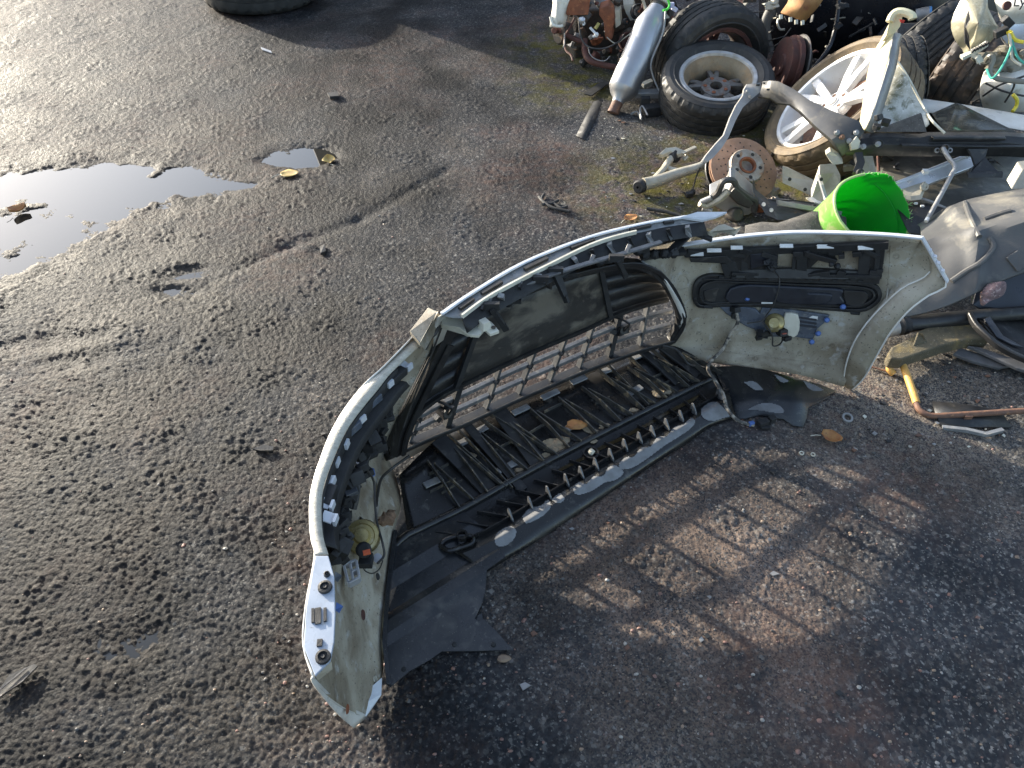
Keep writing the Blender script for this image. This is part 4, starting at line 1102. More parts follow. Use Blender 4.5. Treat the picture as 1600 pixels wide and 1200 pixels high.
# ---- left headlamp opening: black carrier with pale clips under the flange
fc = [a + V((.026, -.008, -.055)) for a in fi]
mb = MB().grid([[a + V((0, 0, -.004)), a.lerp(c_, .35) + V((-.012, 0, -.02)), a.lerp(c_, .7) + V((.0, 0, -.005)), c_] for a, c_ in zip(fi[4:40], fc[4:40])])
mk('left_carrier', mb, blkmat, bumper, solid=.004, soff=0)
for px, py, w, h in ((630, 570, 22, 15), (600, 596, 22, 15), (556, 651, 24, 16), (531, 690, 16, 26), (516, 718, 14, 24), (509, 748, 12, 26), (507, 786, 12, 28), (512, 808, 8, 22)):
    c = P(px, py, .485)
    d = V((.5, .8, 0)) if px > 540 else V((0.15, 1, 0))
    mb = MB().beam(c - d * .012, c + d * .012, .022, .004, up=V((.35, -.1, 1))).beam(c + V((.016, -.004, -.004)) - d * .010, c + V((.016, -.004, -.004)) + d * .010, .006, .016)
    mk('flange_clip', mb, plate, bumper, sm=0)
for px, py, w, h in ((618, 585, 16, 14), (578, 625, 40, 16), (545, 668, 30, 16), (524, 704, 14, 26), (510, 775, 12, 20)):
    c = P(px, py, .478)
    mk('carrier_block', MB().box(c, (.035, .05, .02), Matrix.Rotation(-.6 if px > 540 else -.15, 3, 'Z')), navyl if px in (578, 545) else blkmat, bumper, sm=0, bevel=.002)
mb = MB()
for i in range(80):
    px, py = rnd.choice([(598, 640), (588, 655), (582, 680), (575, 700), (566, 722), (556, 745), (546, 770), (536, 800), (531, 830), (524, 860)])
    c = P(px + rnd.uniform(-16, 14), py + rnd.uniform(-16, 16), rnd.uniform(.27, .43))
    mb.box(c, (rnd.uniform(.015, .045), rnd.uniform(.012, .03), rnd.uniform(.012, .04)), frame(V((rnd.uniform(-.4, .8), rnd.uniform(-1, 0), rnd.uniform(.2, 1)))))
mk('lamp_carrier_pieces', mb, blkmat, bumper, sm=0, bevel=.0015)['kind'] = 'stuff'
mk('lamp_frame', MB().box(P(563, 690, .36), (.05, .012, .05), frame(V((.3, -.6, .7)))).box(P(540, 768, .36), (.05, .03, .04), frame(V((.3, -.6, .7)))), blk, bumper, sm=0, bevel=.002)
# left fog lamp
c = P(566, 838, .24)
ax = V((.10, -.45, .95))
M = Matrix.Translation(c) @ frame(ax).to_4x4()
flp = mk('fog_lamp', MB().lathe([(.020, -.07), (.034, -.055), (.040, -.03), (.041, .0), (.038, .004), (.030, .005), (.028, .002), (.020, .002), (.017, .010), (.016, .020), (.0, .021)], 26, M), brass, bumper)
flp['label'] = 'brass coloured lamp cap with a black plug'
mk('lamp_plug', MB().lathe([(.017, .012), (.018, .034), (.012, .040), (0, .040)], 16, Matrix.Translation(P(570, 862, .25)) @ frame(ax).to_4x4()).box(P(572, 876, .24), (.03, .03, .02)), blkmat, flp, bevel=.001)
mk('orange_tag', MB().box(P(573, 863, .294), (.016, .012, .003), Matrix.Rotation(.3, 3, 'Z')), orange, flp, sm=0)
mk('lamp_shell', MB().lathe([(.038, -.06), (.034, -.035), (.018, -.01)], 18, Matrix.Translation(P(553, 808, .22)) @ frame(V((-.1, .3, 1))).to_4x4()), navyl, flp)
mk('lamp_screw', MB().lathe([(.0, .006), (.005, .006), (.005, .002), (.011, .002), (.011, -.004)], 12, Matrix.Translation(P(590, 872, .22)) @ frame(ax).to_4x4()), steel, flp)
bkt = MB()
for a, b in (((540, 884), (557, 878)), ((557, 878), (562, 905)), ((562, 905), (545, 914)), ((545, 914), (538, 886)), ((548, 896), (560, 892)), ((548, 884), (552, 908))):
    bkt.beam(P(*a, .27), P(*b, .27), .006, .020)
mk('steel_clip', bkt, alub, bumper, sm=0, bevel=.001)
bkt = MB().lump(P(603, 812, .13), .022, 8, 7, .28, (1, .8, .8)).lump(P(610, 805, .13), .014, 9, 6, .3)
tag(mk('brown_scrap', bkt, pm('crumbly_brown', (.26, .16, .10), (.16, .10, .06), 60, rough=.85, bump=1, bscale=200)), 'crumbly brown scrap lying beside the brass lamp cap in the left wing', 'scrap')
loom([(578, 712, .36), (572, 730, .36), (584, 752, .3), (586, 790, .26), (590, 820, .24), (598, 850, .24), (600, 868, .22), (590, 880, .24)], .0028, wire, 'loom')
loom([(566, 705, .36), (560, 740, .34), (556, 775, .32), (552, 795, .3)], .009, wire, 'loom')
loom([(640, 712, .13), (612, 732, .11), (596, 748, .14), (590, 772, .16), (588, 790, .2)], .004, wire, 'loom')
loom([(575, 870, .25), (568, 888, .2), (580, 896, .15), (592, 890, .12), (598, 876, .15)], .0016, wire, 'loom')
loom([(545, 715, .38), (556, 722, .38), (566, 728, .37)], .0025, pm('pale_wire', (.5, .46, .5), rough=.5), 'loom')
loom([(690, 512, .5), (672, 560, .42), (655, 600, .36), (640, 640, .28), (630, 668, .24)], .0025, wire, 'loom')
loom([(688, 505, .51), (680, 520, .50), (672, 528, .49), (664, 545, .46)], .006, wire, 'loom')
mk('connector', MB().box(P(546, 765, .37), (.03, .026, .03), frame(V((.3, -.5, .8)))), navy, bumper, sm=0, bevel=.002)
mk('blue_screw_cap', MB().lathe([(0, .01), (.008, .008), (.008, -.008)], 10, Matrix.Translation(P(581, 738, .28))), bluem, bumper)
for px, py, z in ((526, 948, .43), (524, 900, .46)):
    mk('blue_tape', MB().prism([P(px, py - 6, z), P(px + 10, py, z - .02), P(px + 4, py + 10, z - .03), P(px - 2, py + 6, z)], (0, 0, .003)), navyl if py < 920 else bluem, bumper, sm=0)
# holes in the left wing strip
def lring(px, py, r, mat):
    h_, n_ = hit(LEFT, px, py, .002)
    if h_ is None: return
    mk('drain_hole', MB().lathe([(0, .001), (r * .7, .001), (r, .002), (r * 1.15, 0)], 16, Matrix.Translation(h_) @ frame(n_).to_4x4()), mat, bumper)
lring(566, 961, .011, rustdk); lring(589, 901, .008, blkmat); lring(585, 1061, .007, alud); lring(541, 1108, .009, rust)
# ================================================================== WHEELS AND TYRES
def view_axis(px, py, aspect, deg):              # direction of a round face seen as an ellipse of this aspect, facing this way in the photo
    f = -ray(px, py).normalized()
    r = FW.cross(UP).normalized(); r = (r - f * r.dot(f)).normalized()
    u = (UP - f * UP.dot(f)).normalized()
    ph = math.acos(aspect)
    return (f * math.cos(ph) + (r * math.cos(R(deg)) + u * math.sin(R(deg))) * math.sin(ph)).normalized()
def tyre_mb(Rt, w, rb, n=180, groove=3, blocks=4, gd=.007):
    h = w / 2
    prof = [(rb, h * .72), (rb + .006, h * .80), (rb + .018, h * .90), (rb + (Rt - rb) * .30, h * 1.00), (rb + (Rt - rb) * .34, h * 1.035), (rb + (Rt - rb) * .37, h * 1.035), (rb + (Rt - rb) * .40, h * 1.01), (rb + (Rt - rb) * .6, h * 1.04), (rb + (Rt - rb) * .82, h * .97), (Rt - .016, h * .93), (Rt - .008, h * .86), (Rt - .003, h * .76)]
    rows = [(r, z, 'w') for r, z in prof[:9]] + [(r, z, 'b') for r, z in prof[9:]]
    k = groove
    for i in range(k + 1):
        z1 = h * (.72 - 1.44 * i / (k + 1)); z0 = h * (.72 - 1.44 * (i + 1) / (k + 1))
        e = .005
        rows += [(Rt - .001, z1 - e, 't'), (Rt, (z0 + z1) / 2, 't'), (Rt - .001, z0 + e, 't')]
        if i < k: rows += [(Rt - gd, z0 + e * .8, 'g'), (Rt - gd, z0 - e * .8, 'g')]
    rows += [(r, -z, 'b') for r, z in reversed(prof[9:])] + [(r, -z, 'w') for r, z in reversed(prof[:9])]
    kinds = [c for _, _, c in rows]
    def mod(j, q, a):
        c = kinds[j]
        if c == 'b' and q % (blocks + 2) < 2: return -gd * .9
        if c == 't' and (q + j * 2) % (blocks + 3) < 1: return -gd * .6
        return 0
    return MB().lathe([(r, z) for r, z, _ in rows], n, None, mod=mod)
def rim_mb(rb, w, n=48, deep=.02):
    h = w / 2
    return MB().lathe([(rb + .010, h * .80), (rb + .004, h * .86), (rb - .010, h * .82), (rb - .016, h * .70), (rb - .022, h * .5), (rb - .045, h * .2), (rb - .045, -h * .5), (rb - .012, -h * .8), (rb + .01, -h * .86), (rb + .01, -h * .8), (rb - .008, -h * .72), (rb - .038, -h * .45), (rb - .038, h * .2), (rb - .008, h * .5), (rb + .006, h * .72)], n)
def spokes(rb, z, n, mat, root, w0=.05, w1=.035, split=0.0, thick=.022, zc=None, name='spoke'):
    zc = z if zc is None else zc
    for i in range(n):
        a = 2 * math.pi * i / n
        for sgn in ((-1, 1) if split else (0,)):
            aa, ab = a + sgn * split * .35, a + sgn * split
            p = V((.055 * math.cos(aa), .055 * math.sin(aa), zc)); q = V(((rb - .012) * math.cos(ab), (rb - .012) * math.sin(ab), z))
            m = p.lerp(q, .5) + V((0, 0, .006))
            mb = MB().strip([p, m, q], w0 if not split else w1, thick)
            mk(name, mb, mat, root, local=True, bevel=.004, sm=40)
def wheel(name, label, c, axis, Rt, w, rb, tmat, rmat, style, spin=0, group=None, hubmat=None, blocks=4):
    M = frame(axis) @ Matrix.Rotation(spin, 3, 'Z')
    t = thing(name, label, 'wheel', c, M, group)
    mk('tyre', tyre_mb(Rt, w, rb, blocks=blocks), tmat, t, local=True, sm=24)
    mk('rim', rim_mb(rb, w), rmat, t, local=True, sm=40)
    if style == 'front':                          # outer face of an alloy wheel
        z = w * .30
        spokes(rb, z, 5, rmat, t, split=.20, w1=.042, thick=.03, zc=z - .02)
        mk('hub', MB().lathe([(0, z + .004), (.028, z + .003), (.034, z - .004), (.07, z - .006), (.078, z - .02), (.075, z - .05)], 30), rmat, t, local=True)
        for i in range(5):
            a = 2 * math.pi * (i + .5) / 5
            mk('bolt_hole', MB().lathe([(0, z - .0045), (.008, z - .0045), (.010, z - .003), (.011, z - .0055)], 12, Matrix.Translation((.052 * math.cos(a), .052 * math.sin(a), 0))), hubmat or blkmat, t, local=True)
        mk('centre_cap', MB().lathe([(0, z + .008), (.022, z + .007), (.026, z + .002)], 20), greyst, t, local=True)
        mk('brake_backing', MB().lathe([(.02, -.03), (rb - .06, -.03)], 30), rodrust, t, local=True)
    else:                                         # inside face: deep barrel, spokes far down
        z = -w * (.06 if style == 'rear' else .22)
        spokes(rb - .03, z, 5, hubmat, t, split=.16, w1=.026, thick=.03, zc=z + .012)
        mk('hub', MB().lathe([(.030, z + .0), (.032, z + .034), (.045, z + .036), (.075, z + .03), (.08, z + .01)], 28), hubmat, t, local=True)
        mk('rim_lip', MB().lathe([(rb + .011, w * .405), (rb + .004, w * .436), (rb - .012, w * .418), (rb - .017, w * .36)], 60), silverlip if style == 'rear' else hubmat, t, local=True)
        for i in range(5):
            a = 2 * math.pi * i / 5 + .3
            mk('bolt_hole', MB().lathe([(.0, z + .038), (.007, z + .038), (.011, z + .036)], 10, Matrix.Translation((.056 * math.cos(a), .056 * math.sin(a), 0))), rust, t, local=True)
    return t
silverrim = pm('dirty_rim', (.30, .25, .18), (.22, .17, .11), 14, rough=.4, rough2=.6, metal=.3, stains=(16, .52, .7, (.36, .24, .13)), spots=(160, .64, .72, (.14, .1, .07)), bump=.3)
spokedk = pm('grimy_spoke', (.20, .19, .18), (.10, .085, .07), 24, rough=.4, rough2=.65, metal=.3, stains=(30, .54, .68, (.15, .07, .035)), bump=.3)
ax = view_axis(1117, 140, .60, 78)
wheel('alloy_wheel', 'black tyre on a dirty silver rim lying tilted with its hollow inside facing up', Y(1118, 139, 3.84), ax, .288, .20, .19, rubber, silverrim, 'rear', .5, 'loose wheels in the scrap heap', spokedk)
ax = view_axis(1110, 100, .80, -42)
wheel('alloy_wheel', 'sunlit dusty tyre with rusty spokes leaning behind the tilted silver rimmed wheel', Y(1108, 95, 4.22), ax, .315, .22, .205, rubber, spokedk, 'rear2', .2, 'loose wheels in the scrap heap', rustdk)
ax = view_axis(1300, 158, .50, 128)
c0 = Y(1300, 158, 3.40)
aw = wheel('alloy_wheel', 'large silver twin spoke alloy wheel with muddy brown tyre beside the green bucket', c0 - ax * .07, ax, .352, .215, .272, rubdust, alloy, 'front', .9, 'loose wheels in the scrap heap', rodrust)
# tyre at the far edge and tyres in the heap behind
def tyre(label, c, axis, Rt, w, rb, mat, spin=0, groove=3, blocks=4):
    t = tyre_mb(Rt, w, rb, groove=groove, blocks=blocks)
    inner_ = MB().lathe([(rb, w * .36), (rb + .03, w * .40), (Rt - .03, w * .38), (Rt - .02, 0), (Rt - .03, -w * .38), (rb + .03, -w * .40), (rb, -w * .36)], 60)
    t.add(inner_.v, inner_.f)
    o = mk('tyre', t, mat, None, sm=24)
    o.location = c; o.rotation_euler = (frame(axis) @ Matrix.Rotation(spin, 3, 'Z')).to_euler()
    return tag(o, label, 'tyre', 'bare tyres')
tyre('worn black tyre lying flat on wet asphalt at the far edge', P(394, -18, .12) + V((0, .18, 0)), V((.02, 0, 1)), .40, .235, .215, rubber, groove=2)
tyre('dark tyre leaning behind the cream fender strip', Y(1446, 92, 3.95), view_axis(1446, 92, .16, -50), .30, .24, .21, rubber, groove=5)
tyre('brown edged tyre standing with tread facing out under the grimy plastic cover', Y(1506, 122, 3.75), view_axis(1506, 122, .12, -27), .30, .21, .2, pm('brown_tyre', (.05, .04, .033), (.03, .027, .025), 12, rough=.5, rough2=.7, stains=(14, .5, .66, (.12, .075, .045)), bump=.25), groove=3)
tyre('narrow tyre edge showing its side lugs behind the mossy liner', Y(1404, 128, 3.50), view_axis(1404, 128, .2, 188), .20, .17, .14, rubber, groove=3)

# ================================================================== EXHAUST SILENCER
p1, p2 = Y(973, 141, 3.93), Y(1016, 40, 4.16)
ax = (p2 - p1).normalized()
t = thing('exhaust_silencer', 'shiny silver exhaust silencer leaning upright against the scrap engine', 'exhaust silencer', P(962, 165, 0))
ln = (p2 - p1).length
mk('silencer_body', MB().lathe([(.030, -.075), (.034, -.055), (.060, -.03), (.078, 0), (.081, .006), (.081, ln * .5), (.081, ln), (.074, ln + .02), (.052, ln + .08), (.046, ln + .10)], 32, Matrix.Translation(p1) @ frame(ax).to_4x4()), steel, t, sm=50)
tail = [p1 - ax * .07, p1 - ax * .10, p1 - ax * .135]
mk('tail_pipe', MB().tube(tail, [.031, .030, .033], 16, caps=False).tube([p1 - ax * .137, p1 - ax * .07], [.027, .027], 16), rodrust, t)
q = p2 + ax * .10
mk('flex_joint', MB().lathe([(.040 + (.006 if i % 2 else 0), i * .008) for i in range(9)], 20, Matrix.Translation(q) @ frame(ax).to_4x4()), darkst, t)
mk('clamp', MB().lathe([(.046, .02), (.052, .022), (.052, .045), (.046, .047)], 20, Matrix.Translation(q) @ frame(ax).to_4x4()).prism(YY([(1028, 24, 4.22), (1040, 22, 4.22), (1046, 28, 4.2), (1036, 30, 4.2)]), (0, .006, .004)), alud, t)
mk('front_pipe', MB().tube([q + ax * .06, q + ax * .12, q + ax * .30], [.045, .056, .058], 18), steel, t)

# ================================================================== SCRAP ENGINE
eng = thing('scrap_engine', 'rusty broken engine and subframe with pipes pulleys and torn hoses', 'engine', P(950, 128, 0))
c = Y(955, 55, 4.75)
mb = MB().box(c + V((0, .15, -.05)), (.55, .40, .45), Matrix.Rotation(.2, 3, 'Z')).box(c + V((.22, .1, .1)), (.3, .3, .3), Matrix.Rotation(-.3, 3, 'Z'))
mk('engine_block', mb, grease, eng, sm=0, bevel=.012)
g = random.Random(21)
for i in range(70):
    px, py = g.uniform(868, 1030), g.uniform(-10, 104)
    if px < 885 and py > 60: continue
    cc = Y(px, py, 4.42 + g.uniform(-.03, .22))
    if cc.z < .03: cc.z = .03
    s = g.uniform(.02, .07)
    k = g.random()
    if k < .45: mb = MB().box(cc, (s, s * g.uniform(.4, 1), s * g.uniform(.4, 1.2)), Matrix.Rotation(g.uniform(0, 3), 3, V((g.random(), g.random(), g.random())).normalized()))
    elif k < .75: mb = MB().cyl(cc, cc + V((g.uniform(-1, 1), g.uniform(-1, .2), g.uniform(-.6, 1))).normalized() * s, s * g.uniform(.3, .7), 12)
    else: mb = MB().lump(cc, s * .6, i, 7, .28)
    mk(g.choice(['casting', 'bracket', 'flange']), mb, g.choice([grease, grease, darkst, rustdk, rustdk, rust, greyst, grease, darkst]), eng, sm=30, bevel=.003)
mk('rusty_box', MB().prism(YY([(890, -6, 4.36), (922, -6, 4.36), (919, 24, 4.34), (886, 25, 4.34), (884, 22, 4.34)]), (.02, .12, .03)), rust, eng, sm=0, bevel=.006)
mk('rusty_bracket', MB().prism(YY([(936, 14, 4.36), (950, 9, 4.36), (958, 18, 4.36), (960, 36, 4.35), (956, 48, 4.34), (958, 58, 4.33), (954, 65, 4.32), (948, 62, 4.32), (944, 48, 4.33), (943, 34, 4.35), (936, 24, 4.36)]), (.01, .05, .02)), rust, eng, sm=0, bevel=.004)
mk('pale_guard', MB().prism(YY([(960, 18, 4.40), (968, 16, 4.40), (970, 38, 4.38), (962, 44, 4.38)]), (.01, .04, .02)), alud, eng, sm=0)
for px, py, r, y in ((981, 65, .050, 4.30), (978, 34, .018, 4.34), (997, 18, .040, 4.42)):
    cc = Y(px, py, y); M = Matrix.Translation(cc) @ frame(V((.15, -.9, .35))).to_4x4()
    pu = mk('pulley', MB().lathe([(0, .012), (r * .3, .014), (r * .35, .004), (r * .7, .002), (r * .8, .014), (r * .86, .002), (r * .93, .014), (r, .012), (r, -.02)], 26, M), rustdk if r > .045 else darkst, eng)
    mk('bolt', MB().lathe([(0, .022), (r * .16, .022), (r * .18, .012)], 8, M), rust, pu)
mk('subframe_tube', MB().tube(smooth(YY([(914, 62, 4.34), (914, 82, 4.27), (922, 95, 4.22), (940, 101, 4.2), (960, 105, 4.18), (985, 110, 4.18)]), 4), .017, 10), rustdk, eng)
mk('subframe_tube', MB().tube(smooth(YY([(868, 42, 4.4), (885, 54, 4.36), (900, 62, 4.34), (916, 66, 4.32)]), 4), .014, 10), rustdk, eng)
for lst, r, m in (([(904, 27, 4.36), (907, 55, 4.3), (915, 70, 4.25), (930, 76, 4.22), (950, 74, 4.22), (968, 64, 4.24), (975, 54, 4.26)], .0045, darkst), ([(898, 28, 4.35), (890, 44, 4.33), (882, 60, 4.32), (884, 78, 4.25), (892, 86, 4.2), (895, 95, 4.16)], .006, rustdk), ([(882, 52, 4.33), (882, 68, 4.28), (880, 74, 4.24)], .004, greyst), ([(919, 72, 4.26), (922, 85, 4.22), (932, 93, 4.2), (945, 95, 4.18), (953, 88, 4.2)], .003, greyst), ([(948, 58, 4.3), (962, 68, 4.27), (975, 60, 4.27), (988, 50, 4.27)], .003, alud)):
    mk('hose', MB().tube(smooth(YY(lst), 5), r, 7), m, eng)
mk('spanner_link', MB().beam(Y(922, 43, 4.3), Y(932, 54, 4.27), .014, .006).lump(Y(932, 54, 4.27), .012, 3, 6, .2).lump(Y(928, 57, 4.27), .008, 4, 6, .2), paper, eng)
mk('yellow_link', MB().beam(Y(936, 36, 4.33), Y(930, 45, 4.32), .02, .008), pm('olive_yellow', (.42, .38, .12), (.3, .27, .1), 50, rough=.6), eng, sm=0)
mk('spark_lead', MB().lump(Y(909, 32, 4.3), .018, 6, 7, .3).lump(Y(912, 37, 4.3), .010, 7, 6, .3), alub, eng)
cc = Y(876, 52, 4.4)
mk('drum', MB().lathe([(0, .02), (.05, .02), (.06, .01), (.06, -.05)], 24, Matrix.Translation(cc) @ frame(V((-.8, -.5, .1))).to_4x4()), grease, eng)
mk('alternator_case', MB().lathe([(0, .03), (.02, .03), (.045, .022), (.05, 0), (.05, -.06)], 18, Matrix.Translation(Y(942, -2, 4.5)) @ frame(V((-.3, -.8, .5))).to_4x4()), greyst, eng)
mk('mossy_plate', MB().prism(YY([(974, 8, 4.5), (990, 6, 4.5), (996, 30, 4.46), (985, 32, 4.46), (978, 20, 4.48)]), (.0, .05, .03)), alud, eng, sm=0)
mb = MB()
loop_ = smooth(YY([(1003, -4, 4.4), (1008, 12, 4.38), (1008, 26, 4.36), (1002, 33, 4.35), (992, 32, 4.37)]), 4)
mb.strip(loop_, .014, .012)
for a in (0, 5, 9): mb.beam(loop_[a], loop_[a] + V((.07, .01, .02)), .014, .010)
mk('timing_cover', mb, alud, eng, bevel=.002)
# torn white panel hanging at the left of the engine
t = thing('torn_panel', 'torn scrap of white car panel at the left end of the rusty engine', 'panel scrap', Y(872, 44, 4.34))
rows = [YY([(863 - 2 * i / 4 + [0, 2, 1, -1, -2][i], -8 + 12.5 * i, 4.36 - .01 * i), (870 + [0, 0, -1, -1, 0][i], -8 + 12.5 * i, 4.31), (877, -8 + 12.4 * i, 4.35), (893 - 2.6 * i, -8 + 12.3 * i, 4.36)]) for i in range(5)]
mk('panel_sheet', MB().grid(rows), fleshw, t, solid=.006, sm=40)
mk('curled_edge', MB().tube(smooth(YY([(860, 26, 4.33), (864, 38, 4.31), (872, 41, 4.30), (879, 40, 4.31)]), 4), .008, 8), fleshw, t)
# a few leads hanging round the silencer
for lst, r, m, lab in (([(1041, -6, 4.1), (1046, 6, 4.1), (1043, 14, 4.08), (1036, 16, 4.06)], .006, pm('bright_green_wire', (.08, .55, .06), rough=.35), 'short bright green cable beside the flex joint'),
                       ([(1040, 16, 4.12), (1036, 50, 4.05), (1018, 95, 3.98), (1020, 118, 3.96), (1030, 142, 3.92)], .005, greyst, 'thin grey cable hanging between the silencer and the wheels')):
    o = mk('cable', MB().tube(smooth(YY(lst), 6), r, 7), m); tag(o, lab, 'cable')
o = mk('blue_clip', MB().box(Y(1054, 14, 4.1), (.03, .02, .02), Matrix.Rotation(.5, 3, 'Y')).box(Y(1050, 8, 4.1), (.02, .02, .025)), pm('violet_clip', (.25, .26, .5), (.5, .5, .55), 60, rough=.5), None, sm=0, bevel=.002); tag(o, 'small pale blue connector clip above the leaning tyre', 'clip')
# black strap, rubber strip, hangers near the silencer foot
o = mk('rubber_strip', MB().strip([p + V((0, 0, .006)) for p in smooth(PP([(962, 132), (945, 132), (932, 140), (918, 150)], .01), 4)], .05, .006), rubber); tag(o, 'curved black rubber strip beside the silencer outlet', 'rubber strip')
o = mk('rubber_flap', MB().grid([[p + V((0, 0, h_)) for p, h_ in zip(PP(l, .002), (0, .003, 0))] for l in ([(928, 158), (934, 158), (941, 155)], [(916, 180), (924, 182), (932, 184)], [(900, 212), (907, 216), (914, 220)])]), blkmat, None, solid=.002, soff=0); tag(o, 'long flat strip of dark rubber lying on asphalt below the engine', 'rubber strip')
hg = thing('exhaust_hanger', 'black rubber exhaust hanger with a bent wire loop beside the tilted wheel', 'hanger', P(1010, 185))
mk('bracket_plate', MB().prism([P(988, 148, .05), P(1030, 146, .05), P(1034, 155, .04), P(992, 154, .05)], (0, 0, .03)), greyst, hg, sm=0, bevel=.004)
mk('rubber_block', MB().box(P(1018, 172, .025), (.09, .06, .05), Matrix.Rotation(.3, 3, 'Z')).box(P(1008, 160, .05), (.05, .03, .06)), blkmat, hg, sm=0, bevel=.005)
mk('wire_loop', MB().tube(smooth(PP([(986, 178, .015), (996, 175, .02), (1002, 186, .02), (1000, 172, .04), (1004, 166, .05), (1012, 180, .03)], .01), 4), .005, 7), greyst, hg)
o = mk('bark_chip', MB().prism(PP([(1002, 134, .02), (1016, 128, .03), (1020, 132, .03), (1006, 138, .02)]), (0, 0, .02)), ivory, None, sm=0); tag(o, 'pale sunlit scrap of metal between the silencer and the tilted wheel', 'metal scrap')

# ================================================================== SUSPENSION ASSEMBLY
sus = thing('suspension_assembly', 'front suspension with perforated rusty brake disc caliper and pale wishbone arm', 'suspension', P(1150, 320))
dc = Y(1161, 266, 3.02)
ax = view_axis(1161, 266, .78, 48)
M = Matrix.Translation(dc) @ frame(ax).to_4x4()
disc = mk('brake_disc', MB().lathe([(.062, .012), (.064, .0105), (.152, .0105), (.154, .009), (.154, .003), (.148, .002), (.148, -.006), (.154, -.007), (.154, -.013), (.152, -.0145), (.06, -.0145)], 64, M), rustdisc, sus, sm=40)
mb = MB()
for i in range(48):
    a = 2 * math.pi * i / 48; rr = .082 + .020 * (i % 3) + .006 * ((i // 3) % 2)
    mb.disc(.0036, .0112, 8, M @ Matrix.Translation((rr * math.cos(a), rr * math.sin(a), 0)))
o = mk('drilled_hole', mb, blkmat, disc, sm=0); o['kind'] = 'stuff'
mb = MB()
for i in range(40):
    a = 2 * math.pi * i / 40
    mb.box(M @ V((.147 * math.cos(a), .147 * math.sin(a), -.002)), (.004, .012, .010), frame(ax) @ Matrix.Rotation(a, 3, 'Z'))
o = mk('cooling_vane', mb, rustdisc, disc, sm=0); o['kind'] = 'stuff'
hub = mk('hub', MB().lathe([(.080, .010), (.080, .040), (.076, .046), (.050, .047), (.040, .046), (.038, .030), (.020, .026), (.0, .024)], 40, M), hubm, sus)
for i in range(5):
    a = 2 * math.pi * i / 5 + .9
    mk('stud_hole', MB().disc(.0085, .0478, 12, M @ Matrix.Translation((.058 * math.cos(a), .058 * math.sin(a), 0))), blkmat, hub, sm=0)
mk('hub_ring', MB().lathe([(.039, .046), (.039, .05), (.030, .05), (.030, .03)], 24, M), rust, hub)
mk('backing_shield', MB().lathe([(.06, -.035), (.165, -.030), (.168, -.022), (.166, -.018), (.166, -.034), (.06, -.04)], 48, M, a0=R(40), a1=R(300)), blk, sus)
# caliper
def cal(px, py, h_=.0): return Y(px, py, 2.82 - h_)
cb = mk('caliper_body', MB().prism([cal(1108, 318), cal(1136, 306), cal(1142, 290), cal(1150, 294), cal(1178, 318), cal(1180, 330), cal(1168, 338), cal(1140, 338), cal(1128, 330)], (.01, .10, .04)), greyst, sus, sm=0, bevel=.008)
mk('caliper_bridge', MB().tube(smooth([cal(1096, 318, .02), cal(1120, 303, .03), cal(1130, 284, .03), cal(1145, 282, .02), cal(1152, 294, .02), cal(1170, 308, .02), cal(1180, 314, .02), cal(1178, 330, .02)], 4), .014, 8), darkst, cb)
mk('caliper_finger', MB().prism([cal(1136, 304, .03), cal(1146, 293, .03), cal(1176, 318, .03), cal(1168, 326, .03), cal(1150, 318, .03)], (.0, -.02, .012)), darkst, cb, sm=0, bevel=.004)
mk('caliper_arm', MB().tube([cal(1094, 317, .03), cal(1104, 322, .03), cal(1126, 310, .04), cal(1138, 298, .04)], .016, 8), alud, cb)
mk('guide_pin', MB().cyl(cal(1096, 316, .03), cal(1112, 309, .04), .013, 10).cyl(cal(1098, 325, .03), cal(1112, 330, .04), .012, 10), greyst, cb)
mk('piston_housing', MB().lathe([(.0, .03), (.026, .03), (.032, .02), (.032, -.03)], 20, Matrix.Translation(cal(1148, 336, .02)) @ frame(V((.2, -.8, .5))).to_4x4()).box(cal(1158, 344, .0), (.06, .05, .04), Matrix.Rotation(.5, 3, 'Z')), grease, cb, bevel=.003)
mk('knuckle', MB().lump(Y(1202, 304, 3.0), .045, 5, 8, .2).lump(Y(1206, 318, 2.95), .035, 6, 8, .2).lump(Y(1196, 330, 2.9), .03, 7, 8, .2), hubm, sus)
mk('rust_patch', MB().box(Y(1186, 330, 2.86), (.03, .03, .05), Matrix.Rotation(.3, 3, 'Y')), rust, sus, sm=0, bevel=.004)
# wishbone arm: bushes, forged limbs, bracket
arm = MB()
arm.tube(smooth(PP([(1006, 288, .045), (1030, 282, .05), (1060, 271, .06), (1090, 262, .08), (1112, 252, .10)]), 5), [.030 - .0006 * i for i in range(21)], 10)
arm.tube(smooth(PP([(1022, 281, .05), (1036, 266, .06), (1044, 254, .07), (1050, 246, .08)]), 4), .017, 9)
arm.tube(smooth(PP([(1040, 262, .06), (1052, 266, .055), (1066, 268, .06)]), 4), .014, 8)
armo = mk('wishbone_arm', arm, alud, sus)
def bush(px, py, z, axv, r, h_, par):
    Mx = Matrix.Translation(P(px, py, z)) @ frame(V(axv)).to_4x4()
    mk('rubber_bush', MB().lathe([(r * .38, h_), (r * .8, h_), (r, h_ * .7), (r, -h_ * .7), (r * .8, -h_), (r * .38, -h_)], 20, Mx).lathe([(r * .4, h_ * 1.1), (r * .2, h_ * 1.1), (r * .2, -h_)], 14, Mx), blkmat, par)
bush(1001, 291, .04, (-.6, -.75, .2), .030, .026, armo); bush(1053, 244, .08, (.7, -.6, .3), .030, .022, armo)
